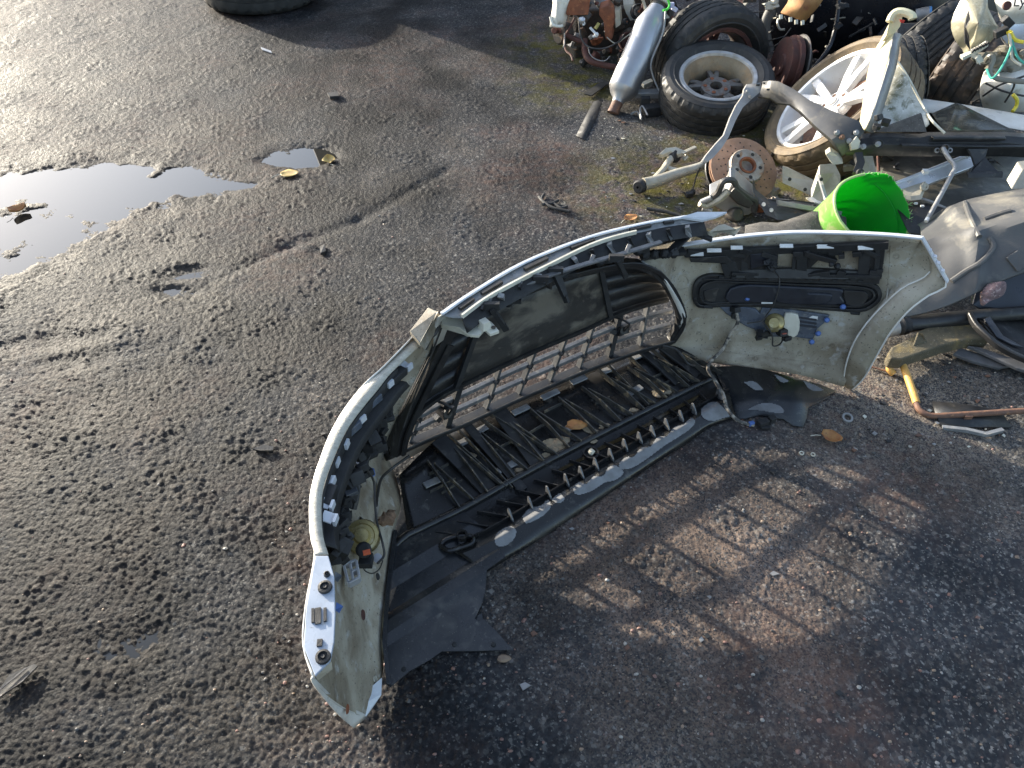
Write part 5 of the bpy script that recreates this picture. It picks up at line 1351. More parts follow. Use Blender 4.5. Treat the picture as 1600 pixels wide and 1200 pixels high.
mk('mount_bracket', MB().prism(PP([(1030, 240, .10), (1040, 231, .12), (1056, 229, .12), (1072, 236, .11), (1060, 241, .10), (1048, 236, .11), (1036, 241, .10)]), (0, 0, -.02)).beam(P(1066, 240, .1), P(1087, 230, .11), .02, .012).beam(P(1068, 250, .07), P(1074, 243, .09), .03, .012).beam(P(1034, 240, .1), P(1038, 252, .05), .012, .008), alud, armo, sm=0, bevel=.003)
mk('sensor_lead', MB().tube(smooth(PP([(1094, 262, .09), (1088, 276, .05), (1084, 290, .02), (1082, 298, .01)]), 4), .0035, 6), wire, armo)
# dark lower link that runs from the hub towards the bucket
lk = thing('lower_link', 'dark pressed steel link running from the brake disc to the green bucket', 'steel link', P(1230, 345))
mk('link_arm', MB().prism(YY([(1176, 283, 2.88), (1182, 305, 2.84), (1200, 320, 2.80), (1215, 318, 2.80), (1240, 322, 2.76), (1280, 327, 2.72), (1312, 333, 2.70), (1310, 344, 2.68), (1262, 346, 2.68), (1215, 344, 2.70), (1196, 336, 2.74), (1184, 316, 2.80), (1176, 300, 2.84)]), (.004, .03, .012)), darkst, lk, sm=0, bevel=.004)
mk('link_flange', MB().prism(YY([(1212, 313, 2.78), (1240, 318, 2.75), (1314, 331, 2.69), (1312, 338, 2.68), (1240, 326, 2.74), (1214, 322, 2.77)]), (0, -.012, .01)), greyst, lk, sm=0, bevel=.002)
for px, py in ((1193, 319), (1205, 328)):
    mk('bolt', MB().lathe([(0, .012), (.008, .012), (.009, 0)], 8, Matrix.Translation(Y(px, py, 2.74)) @ frame(V((-.2, -.9, .4))).to_4x4()), alub, lk)
o = mk('felt_pad', MB().grid([[Y(1164 + 26 * i, 356 - [0, 4, 6, 14, 22, 24, 16][i] + 3 * j * [1, 1.5, 2, 3, 4, 4, 4][i], 2.55 - .03 * j) + V((0, 0, .006 * math.sin(i * 2 + j))) for j in range(5)] for i in range(7)]), fluff, None, solid=.02, sm=60); tag(o, 'crumpled grey felt pad behind the right wing of the bumper', 'felt pad')
# ================================================================== BLACK SLAM PANEL WITH ITS ARM AND STRUT
sp = thing('slam_panel', 'long black radiator support panel with diagonal arm and grey strut lying across the heap', 'car panel', P(1400, 300))
yb = 2.78
top = [(1345, 208), (1372, 207), (1436, 209), (1450, 206), (1572, 206), (1660, 212)]
mid = [(1338, 226), (1372, 220), (1440, 224), (1452, 219), (1574, 219), (1660, 226)]
low = [(1318, 238), (1372, 232), (1440, 236), (1452, 231), (1576, 232), (1660, 238)]
bot = [(1322, 244), (1372, 244), (1440, 245), (1452, 244), (1576, 245), (1660, 250)]
rows = [YY(top, yb + .05), YY([(a, lerp(b, d, .5)) for (a, b), (c_, d) in zip(top, mid)], yb + .012), YY(mid, yb), YY([(a, b + 4) for a, b in mid], yb - .01), YY(low, yb - .012), YY(bot, yb - .005)]
mk('cross_beam', MB().grid(rows), blk, sp, solid=.006, soff=-1, sm=30, bevel=.002)
mk('raised_swage', MB().strip(YY([(1456, 216, yb - .01), (1500, 215, yb - .012), (1570, 216, yb - .01)]), .022, .014), blk, sp, bevel=.004)
mk('raised_swage', MB().strip(YY([(1408, 227, yb - .02), (1480, 228, yb - .024), (1600, 229, yb - .02)]), .016, .010), blk, sp, bevel=.003)
rows = []
for (ax_, ay_, bx_, by_, y) in ((1192, 128, 1186, 150, 3.230), (1206, 127, 1204, 152, 3.190), (1216, 128, 1216, 160, 3.160), (1240, 140, 1236, 162, 3.100), (1262, 156, 1252, 174, 3.030), (1300, 174, 1274, 196, 2.910), (1342, 190, 1300, 218, 2.810), (1350, 206, 1318, 242, 2.780)):
    a, b = Y(ax_, ay_, y), Y(bx_, by_, y - .03)
    rows.append([a + V((0, .015, -.012)), a, a.lerp(b, .5) + V((0, -.008, .004)), b, b + V((0, .012, -.012))])
mk('diagonal_arm', MB().grid(rows), pm('dusty_black', (.045, .046, .05), (.07, .068, .064), 10, rough=.3, rough2=.5, stains=(16, .55, .75, (.14, .125, .10)), bump=.1), sp, solid=.005, soff=0, sm=40)
st_rows = []
for (ax_, ay_, bx_, by_, y) in ((1168, 132, 1188, 129, 3.250), (1163, 140, 1189, 142, 3.230), (1161, 150, 1176, 153, 3.210), (1150, 166, 1160, 168, 3.150), (1141, 185, 1149, 188, 3.090), (1131, 212, 1138, 214, 3.020), (1118, 226, 1128, 230, 2.980), (1103, 244, 1114, 246, 2.940), (1096, 254, 1102, 256, 2.920)):
    a, b = Y(ax_, ay_, y), Y(bx_, by_, y - .01)
    st_rows.append([a + V((0, .014, -.006)), a, b, b + V((0, .014, -.006))])
mk('strut', MB().grid(st_rows), greyst, sp, solid=.004, soff=0, sm=35)
for px, py, y in ((1168, 143, 3.210), (1174, 150, 3.200), (1308, 207, 2.800), (1316, 214, 2.780), (1338, 207, 2.780), (1340, 228, 2.760), (1349, 229, 2.760), (1335, 222, 2.760), (1372, 225, 2.750), (1327, 220, 2.770)):
    mk('bolt', MB().lathe([(0, .007), (.006, .007), (.0075, .003), (.011, .002), (.011, -.004)], 10, Matrix.Translation(Y(px, py, y - .012)) @ frame(V((-.1, -.8, .6))).to_4x4()), greyst if px != 1316 else rodrust, sp)
mk('latch_plate', MB().prism(YY([(1326, 226, 2.750), (1336, 214, 2.760), (1342, 222, 2.750), (1338, 234, 2.740), (1328, 236, 2.740)]), (0, -.012, .01)), alud, sp, sm=0, bevel=.002)
mk('hole_bead', MB().lathe([(.013, 0), (.016, .003), (.019, 0)], 18, Matrix.Translation(Y(1373, 225, 2.755)) @ frame(V((-.1, -.8, .6))).to_4x4()), blkmat, sp)
for px, py, y, s in ((1184, 133, 3.210, .01), (1200, 140, 3.170, .008), (1194, 130, 3.190, .006)):
    mk('punched_hole', MB().box(Y(px, py, y - .012), (s * 1.6, .006, s), frame(V((0, -.8, .6)))), blkmat, sp, sm=0)
ib = MB().prism(YY([(1512, 232, 2.750), (1544, 232, 2.750), (1540, 246, 2.730), (1556, 264, 2.690), (1564, 272, 2.670), (1514, 272, 2.670), (1518, 262, 2.690), (1524, 258, 2.710), (1520, 246, 2.730)]), (0, .01, -.008))
ib.prism(YY([(1512, 271, 2.660), (1568, 270, 2.660), (1567, 278, 2.650), (1513, 278, 2.650)]), (0, .012, .002))
mk('catch_bracket', ib, blk, sp, sm=0, bevel=.002)
mk('stay_bush', MB().lathe([(.010, .02), (.014, .018), (.014, -.012)], 14, Matrix.Translation(Y(1475, 233, 2.730)) @ frame(V((-.2, -.7, .7))).to_4x4()), darkst, sp)
for px in (1464, 1484): mk('stay_lug', MB().lathe([(.005, .004), (.010, .004), (.011, 0)], 12, Matrix.Translation(Y(px, 235, 2.745)) @ frame(V((-.1, -.8, .6))).to_4x4()), greyst, sp)
o = mk('bonnet_stay', MB().tube(smooth(YY([(1474, 232, 2.720), (1478, 240, 2.690), (1484, 249, 2.650), (1491, 258, 2.610), (1491, 265, 2.590), (1486, 275, 2.560), (1470, 305, 2.490), (1450, 341, 2.400)]), 5), .0085, 9), greyst, sp)
mk('stay_tip', MB().cyl(Y(1451, 339, 2.405), Y(1447, 346, 2.390), .008, 9), paper, sp)
mk('end_brackets', MB().prism(YY([(1290, 242, 2.770), (1298, 236, 2.770), (1312, 246, 2.750), (1318, 256, 2.730), (1302, 258, 2.730), (1296, 252, 2.750)]), (.0, .02, .01)), alud, sp, sm=0, bevel=.002)
mk('black_link', MB().strip(YY([(1340, 240, 2.730), (1344, 255, 2.690), (1338, 272, 2.650)]), .03, .02).lathe([(.006, .012), (.014, .012), (.015, 0)], 12, Matrix.Translation(Y(1343, 270, 2.630)) @ frame(V((0, -.8, .5))).to_4x4()), blkmat, sp, sm=30)
# ================================================================== CREAM FENDER STRIP STANDING UP
fs = thing('fender_strip', 'long curved cream fender strip standing up against the silver alloy wheel', 'fender', P(1350, 250))
fe = [(1340, 208, 1352, 204, 2.800), (1346, 172, 1364, 176, 2.840), (1352, 128, 1378, 132, 2.900), (1358, 96, 1388, 100, 2.950), (1372, 70, 1391, 84, 3.000), (1383, 48, 1394, 62, 3.040), (1391, 32, 1398, 50, 3.070)]
rows = []
for ax_, ay_, bx_, by_, y in fe:
    a, b = Y(ax_, ay_, y + .12), Y(bx_, by_, y)
    rows.append([a, a.lerp(b, .35) + V((-.01, -.02, .005)), a.lerp(b, .7) + V((-.004, -.014, .003)), b])
cream = pm('sun_tinted_paint', (.72, .66, .44), (.58, .52, .33), 8, rough=.3, rough2=.5, stains=(20, .57, .75, (.45, .38, .24)), spots=(160, .67, .74, (.2, .16, .1)), bump=.1)  # yellow of the warm sunlight put into the paint colour
mk('fender_skin', MB().grid([r for r in rows]), cream, fs, solid=.006, soff=0, sub=1)
ri = [[Y(bx_, by_, y), Y(bx_ + 9, by_ + 3, y + .02), Y(bx_ + 12, by_ + 6, y + .05)] for ax_, ay_, bx_, by_, y in fe]
mk('inner_flange', MB().grid(ri), greyst, fs, solid=.003, soff=0)
mb = MB()
tip = YY([(1390, 34, 3.070), (1394, 25, 3.080), (1401, 19, 3.080), (1412, 19, 3.070), (1424, 24, 3.050), (1426, 30, 3.040)])
mb.tube(smooth(tip, 4), .016, 8)
mb.grid([[p, p + V((.0, -.01, -.05)), p + V((-.02, .0, -.11))] for p in smooth(tip, 2)[:7]])
mk('fender_tip', mb, cream, fs)
mk('red_mark', MB().prism(YY([(1406, 30, 3.030), (1414, 32, 3.030), (1412, 36, 3.030), (1407, 35, 3.030)]), (0, .004, 0)), redm, fs, sm=0)
# mossy liner sheet behind it
ml = thing('mossy_arch_liner', 'mossy translucent wheel arch liner sheet standing behind the cream fender', 'arch liner', P(1420, 270))
rows = [YY(l) for l in ([(1372, 158, 2.980), (1396, 108, 3.080), (1402, 96, 3.100)], [(1366, 180, 2.900), (1402, 136, 3.000), (1416, 112, 3.040)], [(1364, 196, 2.840), (1404, 170, 2.920), (1430, 150, 2.960)], [(1364, 208, 2.810), (1418, 200, 2.840), (1470, 206, 2.780)])]
mk('liner_sheet', MB().grid(rows), mossw, ml, solid=.004, soff=0, sub=2)
mk('liner_edge', MB().tube(smooth(YY([(1402, 96, 3.090), (1418, 120, 3.030), (1440, 162, 2.940), (1456, 188, 2.830), (1476, 208, 2.760)]), 4), .005, 6), ivory, ml)
mk('dark_gusset', MB().prism(YY([(1366, 206, 2.780), (1440, 178, 2.820), (1448, 206, 2.760)]), (0, .01, 0)), fluff, ml, sm=0)
mb = MB()
for i in range(6): mb.box(Y(1374 + g.uniform(-6, 14), 186 + g.uniform(-14, 14), 2.770), (.03, .02, .016), frame(V((g.uniform(-1, 1), -1, g.uniform(-1, 1)))))
mk('black_fixings', mb, blkmat, ml, sm=0, bevel=.002)
# white door skin and dark glass in front of the two tyres
wd = thing('white_wing_panel', 'long white car wing panel lying across the heap at the right edge', 'car panel', Y(1520, 190, 3.2))
rows = [YY([(1428, 152, 3.300), (1450, 155, 3.280), (1500, 162, 3.220), (1560, 172, 3.160), (1640, 186, 3.080)]), YY([(1434, 162, 3.220), (1455, 164, 3.200), (1505, 171, 3.140), (1562, 184, 3.080), (1640, 198, 3.000)]), YY([(1440, 176, 3.180), (1462, 178, 3.160), (1520, 190, 3.080), (1570, 200, 3.020), (1640, 212, 2.960)])]
mk('wing_skin', MB().grid(rows), white, wd, solid=.008, soff=0, sub=2)
o = mk('dark_glass_pane', MB().prism(YY([(1456, 180, 3.120), (1494, 163, 3.160), (1502, 165, 3.150), (1588, 208, 2.940), (1478, 210, 2.900)]), (0, .008, .004)), glassd, None, sm=0, bevel=.001); tag(o, 'triangular piece of grimy dark glass propped on the white wing panel', 'glass pane')
# ================================================================== RIGHT TOP: headlamp in plastic, airbag bag, wiring
hl = thing('scrap_headlamp', 'grimy clear headlamp unit with a dark side window at the top right', 'headlamp', Y(1530, 85, 3.5))
lf = YY([(1504, -6, 3.5), (1486, 34, 3.46), (1492, 62, 3.42), (1504, 78, 3.40), (1510, 88, 3.36), (1540, 72, 3.34), (1562, 48, 3.36), (1556, 36, 3.4), (1544, 12, 3.44), (1540, -8, 3.48)])
cen = sum(lf, V((0, 0, 0))) / len(lf) + V((-.04, -.08, .04))
mb = MB()
ring_a = smooth(lf + [lf[0]], 3)
mb.grid([ring_a, [p.lerp(cen, .45) + V((0, -.02, .01)) for p in ring_a], [p.lerp(cen, .97) for p in ring_a]])
mk('lens_cover', mb, bag, hl, sm=50)
mk('side_window', MB().prism(YY([(1514, 18, 3.32), (1508, 40, 3.30), (1508, 66, 3.28), (1516, 78, 3.26), (1514, 56, 3.27), (1510, 44, 3.28), (1516, 30, 3.30)]), (0, .01, 0)), blkmat, hl, sm=0)
mk('lamp_vents', MB().strip(YY([(1518, 82, 3.3), (1530, 76, 3.29), (1542, 68, 3.28)]), .03, .02), ivory, hl)
for i in range(6): mk('vent_tooth', MB().box(Y(1520 + 4.4 * i, 79 - 2.2 * i, 3.27), (.008, .012, .016), Matrix.Rotation(.4, 3, 'Y')), blkmat, hl, sm=0)
mk('mount_foot', MB().strip(YY([(1502, 90, 3.3), (1516, 84, 3.3), (1528, 88, 3.28), (1532, 98, 3.26)]), .03, .014).prism(YY([(1524, 92, 3.26), (1530, 86, 3.27), (1532, 102, 3.24)]), (0, .01, 0)), ivory, hl, sm=30)
wh = thing('white_housing', 'white plastic lamp housing with dark screw eye and tangled green and yellow wires', 'housing', Y(1580, 80, 3.4))
rows = [YY([(1548, -10, 3.46), (1580, -12, 3.42), (1640, -14, 3.40)]), YY([(1556, 12, 3.42), (1590, 10, 3.32), (1640, 8, 3.28)]), YY([(1562, 34, 3.40), (1592, 30, 3.34), (1640, 22, 3.30)]), YY([(1570, 44, 3.46), (1598, 40, 3.42), (1640, 34, 3.40)])]
mk('housing_shell', MB().grid(rows), fleshw, wh, solid=.01, sub=2)
mk('screw_eye', MB().lathe([(0, .004), (.010, .004), (.016, .008), (.018, 0)], 16, Matrix.Translation(Y(1573, 9, 3.31)) @ frame(V((-.1, -.85, .5))).to_4x4()), rustdk, wh)
tx = bpy.data.curves.new('moulded_text', 'FONT'); tx.body = 'Lync'; tx.size = .055; tx.extrude = .001
to = bpy.data.objects.new('text_source', tx); COL.objects.link(to)
tm = to.to_mesh()
mt = Matrix.Translation(Y(1582, 10, 3.285)) @ (Matrix((V((1, -.05, .02)).normalized(), V((.03, .5, .86)).normalized(), V((.02, -.86, .5)).normalized())).transposed().to_4x4())
mb = MB().add([mt @ v.co for v in tm.vertices], [tuple(p.vertices) for p in tm.polygons])
to.to_mesh_clear(); bpy.data.objects.remove(to)
mk('moulded_text', mb, blkmat, wh, sm=0)
mk('reflector_bowl', MB().lathe([(.09, .03), (.085, .0), (.06, -.03), (.0, -.05)], 26, Matrix.Translation(Y(1598, 46, 3.34)) @ frame(V((-.3, -.7, .6))).to_4x4()), alub, wh)
mk('black_connector', MB().box(Y(1574, 34, 3.3), (.05, .03, .03), Matrix.Rotation(.6, 3, 'Y')).box(Y(1564, 50, 3.28), (.05, .03, .03), Matrix.Rotation(-.5, 3, 'Y')), blkmat, wh, sm=0, bevel=.003)
for lst, m, r in (([(1578, 50, 3.26), (1582, 64, 3.24), (1576, 84, 3.2), (1566, 104, 3.16), (1556, 118, 3.14), (1548, 122, 3.15), (1542, 108, 3.2)], wgreen, .005), ([(1578, 50, 3.26), (1584, 74, 3.22), (1592, 92, 3.18), (1610, 104, 3.14)], wgreen, .005), ([(1577, 52, 3.25), (1580, 76, 3.22), (1582, 92, 3.2), (1596, 102, 3.16)], ivory, .006), ([(1579, 50, 3.25), (1586, 62, 3.24), (1600, 66, 3.22)], wyel, .008), ([(1576, 48, 3.26), (1579, 58, 3.25), (1580, 68, 3.24)], wyel, .010)):
    mk('wire', MB().tube(smooth(YY(lst), 5), r, 7), m, wh)
ab = thing('white_bag', 'crumpled white fabric bag tied with dark cords at the right edge', 'bag', Y(1575, 150, 3.3))
mb = MB(); rows = []
for i in range(9):
    t = i / 8
    row = []
    for j in range(9):
        s = j / 8
        px = lerp(1530, 1660, s) + 8 * (1 - math.sin(math.pi * t)) * (1 if s < .5 else 0) ; py = lerp(108, 176, t)
        row.append(Y(px, py, 3.42 - .14 * math.sin(math.pi * min(1, s * 1.2)) * math.sin(math.pi * (t * .8 + .1)) + .02 * math.sin(7 * s + 5 * t)))
    rows.append(row)
mk('bag_fabric', MB().grid(rows), fleshw, ab, solid=.01, sub=1)
for lst in ([(1536, 150, 3.32), (1560, 134, 3.26), (1586, 124, 3.24), (1610, 116, 3.24)], [(1584, 122, 3.24), (1584, 136, 3.23), (1570, 160, 3.24)], [(1540, 130, 3.3), (1566, 142, 3.24), (1600, 150, 3.22)]):
    mk('cord', MB().tube(smooth(YY(lst), 4), .0045, 6), wire, ab)
mk('yellow_hook', MB().tube(smooth(YY([(1583, 148, 3.2), (1589, 156, 3.2), (1588, 166, 3.2), (1582, 174, 3.18)]), 4), .008, 7), wyel, ab)
mb = MB()
for i in range(16):
    cc = Y(g.uniform(1536, 1610), g.uniform(78, 118), 3.36 + g.uniform(0, .1))
    mb.lump(cc, g.uniform(.02, .05), i, 6, .35, (1.4, .7, .7))
nest = mk('crumpled_trim', mb, pm('grimy_trim', (.12, .11, .085), (.3, .27, .2), 26, rough=.4, rough2=.6, bump=.5), None, sm=35); tag(nest, 'crumpled grimy plastic trim above the white bag', 'plastic trim'); 
mk('trim_hoop', MB().tube(smooth(YY([(1540, 96, 3.3), (1546, 88, 3.28), (1552, 92, 3.26), (1546, 112, 3.24), (1556, 122, 3.22), (1580, 126, 3.2), (1610, 128, 3.18)]), 4), .011, 8), pm('hoop_grey', (.2, .19, .16), rough=.4), nest)
# ================================================================== BLACK SCRAP CAR BODY BEHIND
cb_ = thing('black_car_body', 'dark stripped car body standing in shade behind the scrap heap', 'car body', Y(1300, 150, 4.3))
def quad(l, m, name, par, th=.02, sm=0, bevel=.006): return mk(name, MB().prism(YY(l), (0, th, 0)), m, par, sm=sm, bevel=bevel)
z0 = lambda px, y, z: Y(px, 0, y) * 0 + V(((px - 800) / FPX * (y * math.cos(PITCH) + (CAMH - z) * math.sin(PITCH)), y, z))
mb = MB().grid([[z0(1186, 4.75, .02), z0(1290, 4.55, .02), z0(1400, 4.4, .02), z0(1560, 4.3, .02)], [z0(1186, 4.72, .35), z0(1290, 4.5, .35), z0(1400, 4.35, .35), z0(1560, 4.25, .35)], [z0(1186, 4.85, .75), z0(1290, 4.65, .75), z0(1400, 4.5, .75), z0(1560, 4.4, .75)], [z0(1186, 5.0, 1.15), z0(1290, 4.85, 1.15), z0(1400, 4.7, 1.15), z0(1560, 4.6, 1.15)]])
mk('body_side', mb, carblack, cb_, solid=.03, soff=1, sm=40)
mk('sill', MB().strip(YY([(1236, 148, 4.05), (1300, 120, 4.2), (1360, 88, 4.3), (1402, 40, 4.35)]), .10, .06), carblack, cb_, bevel=.01)
mk('door_shut_edge', MB().tube(smooth(YY([(1250, 130, 4.2), (1292, 80, 4.3), (1306, 40, 4.42), (1312, -10, 4.5)]), 4), .012, 8), carblack, cb_)
mk('trim_strip', MB().strip(YY([(1264, 140, 4.12), (1312, 112, 4.2), (1350, 84, 4.26)]), .02, .02), darkst, cb_, bevel=.004)
mk('inner_pipe', MB().tube(smooth(YY([(1206, 14, 4.45), (1196, 36, 4.42), (1197, 60, 4.4), (1202, 80, 4.38)]), 4), .03, 12), pm('grey_hose', (.10, .095, .08), (.06, .055, .05), 30, rough=.6), cb_)
for lst in ([(1180, 62, 4.35), (1210, 72, 4.33), (1236, 44, 4.4)], [(1178, 66, 4.35), (1206, 62, 4.33), (1228, 56, 4.38)], [(1184, 70, 4.35), (1214, 60, 4.33)], [(1170, 20, 4.5), (1200, 18, 4.48)]):
    mk('wire', MB().tube(smooth(YY(lst), 4), .003, 6), wire, cb_)
br_ = thing('brake_drum', 'dark rusty brake drum seen edge on in the shade behind the wheels', 'brake drum', Y(1225, 105, 4.0))
M = Matrix.Translation(Y(1226, 102, 4.0)) @ frame(view_axis(1226, 102, .42, 172)).to_4x4()
mk('drum_shell', MB().lathe([(.0, .03), (.05, .03), (.055, .02), (.10, .02), (.135, .025), (.135, -.01), (.15, -.012), (.15, -.035), (.0, -.035)], 40, M), rustdk, br_)
mk('drum_shield', MB().lathe([(.05, -.05), (.155, -.055), (.16, -.06), (.12, -.09)], 36, M), darkst, br_)
rp = thing('rusty_bracket', 'orange rusty sheet bracket with bolts hanging above the black car body', 'bracket', Y(1250, 20, 4.2))
mk('bracket_sheet', MB().grid([YY([(1236, -10, 4.25), (1262, -8, 4.2), (1290, -8, 4.25)]), YY([(1230, 6, 4.23), (1252, 10, 4.17), (1278, 10, 4.22)]), YY([(1220, 20, 4.2), (1240, 27, 4.15), (1257, 34, 4.18)])]), rustor, rp, solid=.01, sm=40)
for px, py in ((1220, 27), (1235, 31), (1244, 35), (1254, 36)):
    mk('bolt', MB().cyl(Y(px, py - 4, 4.16), Y(px, py + 3, 4.15), .010, 8), ivory, rp)
rp2 = mk('panel_scrap', MB().prism(YY([(1120, -6, 4.7), (1176, -8, 4.6), (1152, 20, 4.55), (1128, 22, 4.6)]), (0, .03, .02)), rustdk, None, sm=0, bevel=.004); tag(rp2, 'dark red rusty panel above the leaning dusty tyre', 'panel')
mk('panel_strut', MB().beam(Y(1176, -6, 4.56), Y(1152, 20, 4.5), .02, .012), alud, rp2, sm=0)
o = mk('foam_scrap', MB().lump(Y(1204, 8, 4.4), .03, 3, 7, .4, (1.3, .6, .7)).lump(Y(1210, 4, 4.4), .02, 4, 6, .4), ivory); tag(o, 'small yellowish foam scrap caught by sun above the grey hose', 'foam scrap')
cn = thing('crushed_can', 'crushed drink can with blue end lying behind the cream fender tip', 'can', Y(1438, 24, 4.3))
a, b = Y(1432, 26, 4.3), Y(1452, 22, 4.28)
mk('can_body', MB().tube([a, a.lerp(b, .5) + V((0, 0, .004)), b], [.04, .036, .04], 16), greyst, cn)
mk('blue_end', MB().tube([b, b + (b - a).normalized() * .012], [.041, .036], 16), pm('blue_paint', (.08, .25, .5), rough=.4), cn)
o = mk('concrete_slab', MB().prism(YY([(1402, 36, 4.0), (1456, 34, 4.1), (1452, 60, 3.9), (1400, 92, 3.75)]), (0, .03, -.03)), fluff, None, sm=0, bevel=.006); tag(o, 'dull grey board behind the cream fender strip', 'board')
o = mk('speckled_block', MB().prism(YY([(1432, 130, 3.6), (1456, 120, 3.62), (1452, 148, 3.5), (1430, 148, 3.5)]), (0, .04, -.03)), foam, None, sm=0, bevel=.006); tag(o, 'small speckled block wedged between the two shaded tyres', 'block')
# ================================================================== AROUND THE BUCKET
bx = thing('cream_bracket', 'cream aluminium crash bracket with box end left of the green bucket', 'bracket', P(1265, 330))
mk('flat_plate', MB().prism(YY([(1222, 266, 2.98), (1230, 268, 2.99), (1275, 290, 2.92), (1268, 306, 2.86), (1222, 286, 2.93)]), (.004, .02, .012)), alud, bx, sm=0, bevel=.003)
mk('box_end', MB().prism(YY([(1266, 312, 2.80), (1280, 272, 2.86), (1304, 270, 2.88), (1314, 290, 2.82), (1300, 326, 2.74), (1284, 322, 2.76)]), (.01, .05, .02)), alud, bx, sm=0, bevel=.004)
mk('box_rim', MB().strip(YY([(1266, 310, 2.79), (1274, 316, 2.76), (1294, 324, 2.73)]), .02, .012).strip(YY([(1279, 274, 2.85), (1284, 290, 2.80), (1294, 322, 2.72)]), .012, .01), alub, bx, sm=0)
for px, py, y in ((1272, 322, 2.74), (1283, 280, 2.83), (1234, 280, 2.94), (1258, 296, 2.87)):
    mk('bracket_hole', MB().lathe([(0, .002), (.006, .002), (.008, 0)], 10, Matrix.Translation(Y(px, py, y - .008)) @ frame(V((-.1, -.8, .6))).to_4x4()), blkmat, bx)
mk('pale_upright', MB().prism(YY([(1338, 268, 2.78), (1346, 240, 2.85), (1362, 248, 2.84), (1368, 276, 2.76), (1352, 282, 2.75)]), (.01, .03, .01)), alud, bx, sm=0, bevel=.003)
bk = thing('green_bucket', 'split bright green plastic bucket with a ragged right edge standing behind the bumper', 'bucket', P(1340, 400))
ax = view_axis(1372, 345, .62, 28)
cc = Y(1368, 332, 2.48)
Mb = Matrix.Translation(cc) @ frame(ax).to_4x4()
gb = random.Random(4)
jag = [gb.uniform(-.006, .008) for _ in range(64)]
rows = []
for q, (rr, zz) in enumerate([(.085, -.26), (.090, -.25), (.105, -.16), (.118, -.08), (.128, -.02), (.132, 0)]):
    row = []
    for k in range(64):
        a = 2 * math.pi * k / 64
        x, y_ = math.cos(a), math.sin(a)
        sq_ = 1 + .10 * math.cos(2 * a + .5) + .03 * math.sin(3 * a)
        z_ = zz + (jag[k] * (1.0 if (k < 14 or k > 56) else .12) if q == 5 else 0) + .012 * q / 5 * math.sin(a * 2)
        row.append(Mb @ V((rr * 1.24 * sq_ * x, rr * 1.34 * sq_ * y_, z_)))
    rows.append(row)
mb = MB().grid(rows, close=True)
mb.f.append(tuple(range(64))); mb.m.append(0)
mk('bucket_shell', mb, green, bk, sm=60)
mk('bucket_skin', MB().grid([[p + (p - Mb @ V((0, 0, (-.26, -.25, -.16, -.08, -.02, 0)[q]))).normalized() * .003 for p in row] for q, row in enumerate(rows)], close=True), greenout, bk, sm=60)
mk('bucket_rim', MB().tube([rows[5][k % 64] for k in range(14, 58)], .0055, 7), pm('pale_green', (.42, .52, .24), (.3, .5, .15), 40, rough=.6), bk)
mb = MB()
for i in range(70):
    k = gb.choice([*range(0, 16), *range(54, 64)])
    p = rows[5][k]
    d = (V((gb.uniform(-.3, 1), gb.uniform(-.6, .4), gb.uniform(-.2, .8)))).normalized() * gb.uniform(.006, .02)
    mb.beam(p, p + d, .003, .002, w2=.001, h2=.001)
o = mk('frayed_edge', mb, pm('frayed_green', (.16, .42, .14), (.4, .5, .25), 50, rough=.7), bk, sm=0); o['kind'] = 'stuff'
mk('rib_line', MB().tube([Mb @ V((.153 * math.cos(a), .163 * math.sin(a), -.045)) for a in [R(-60) + R(130) * i / 16 for i in range(17)]], .0022, 5), green, bk)
rl = thing('aluminium_rail', 'bright aluminium rail with a small clip lying between the bucket and the black panel', 'rail', P(1450, 320))
mk('rail_beam', MB().beam(Y(1394, 300, 2.66), Y(1530, 248, 2.86), .055, .03, up=V((-.1, -.6, .8))), alub, rl, sm=0, bevel=.004)
mk('rail_lip', MB().beam(Y(1394, 290, 2.68), Y(1526, 238, 2.87), .012, .04, up=V((-.1, -.6, .8))), alub, rl, sm=0, bevel=.002)
mk('rail_clip', MB().box(Y(1446, 268, 2.7), (.02, .02, .014)), paper, rl, sm=0)
mk('rail_foot', MB().prism(YY([(1400, 306, 2.62), (1448, 290, 2.68), (1440, 312, 2.58), (1424, 314, 2.58), (1410, 310, 2.6)]), (0, .02, .01)).lathe([(.008, .006), (.016, .006), (.017, 0)], 12, Matrix.Translation(Y(1444, 292, 2.64)) @ frame(V((0, -.8, .6))).to_4x4()), alud, rl, sm=0, bevel=.002)
# dark plastic sheets underneath the rail
o = mk('plastic_sheet', MB().grid([YY([(1350, 250, 3.0), (1430, 240, 3.05), (1520, 240, 3.05), (1640, 240, 3.0)]), YY([(1370, 290, 2.78), (1440, 280, 2.8), (1530, 280, 2.8), (1640, 285, 2.78)]), YY([(1420, 340, 2.58), (1460, 338, 2.58), (1540, 330, 2.56), (1640, 330, 2.56)]), YY([(1425, 372, 2.46), (1470, 370, 2.46), (1540, 365, 2.46), (1640, 360, 2.46)])]), pm('mottled_dark', (.028, .027, .024), (.06, .055, .042), 14, rough=.3, rough2=.6, stains=(24, .57, .7, (.15, .14, .11)), bump=.3), None, solid=.01, sm=40); tag(o, 'mottled dark plastic sheet beneath the aluminium rail', 'plastic sheet')
wp = thing('black_wheel_well', 'black plastic well with a pale rim between the bucket and grey liner', 'plastic part', P(1440, 370))
mk('well_rim', MB().tube(smooth(YY([(1400, 322, 2.6), (1420, 308, 2.63), (1450, 314, 2.6), (1478, 326, 2.56), (1500, 330, 2.54)]), 5), .007, 7), greyst, wp)
mk('well_face', MB().prism(YY([(1402, 326, 2.58), (1450, 322, 2.58), (1490, 332, 2.52), (1440, 366, 2.44), (1420, 364, 2.44)]), (0, .02, 0)), blk, wp, sm=0)
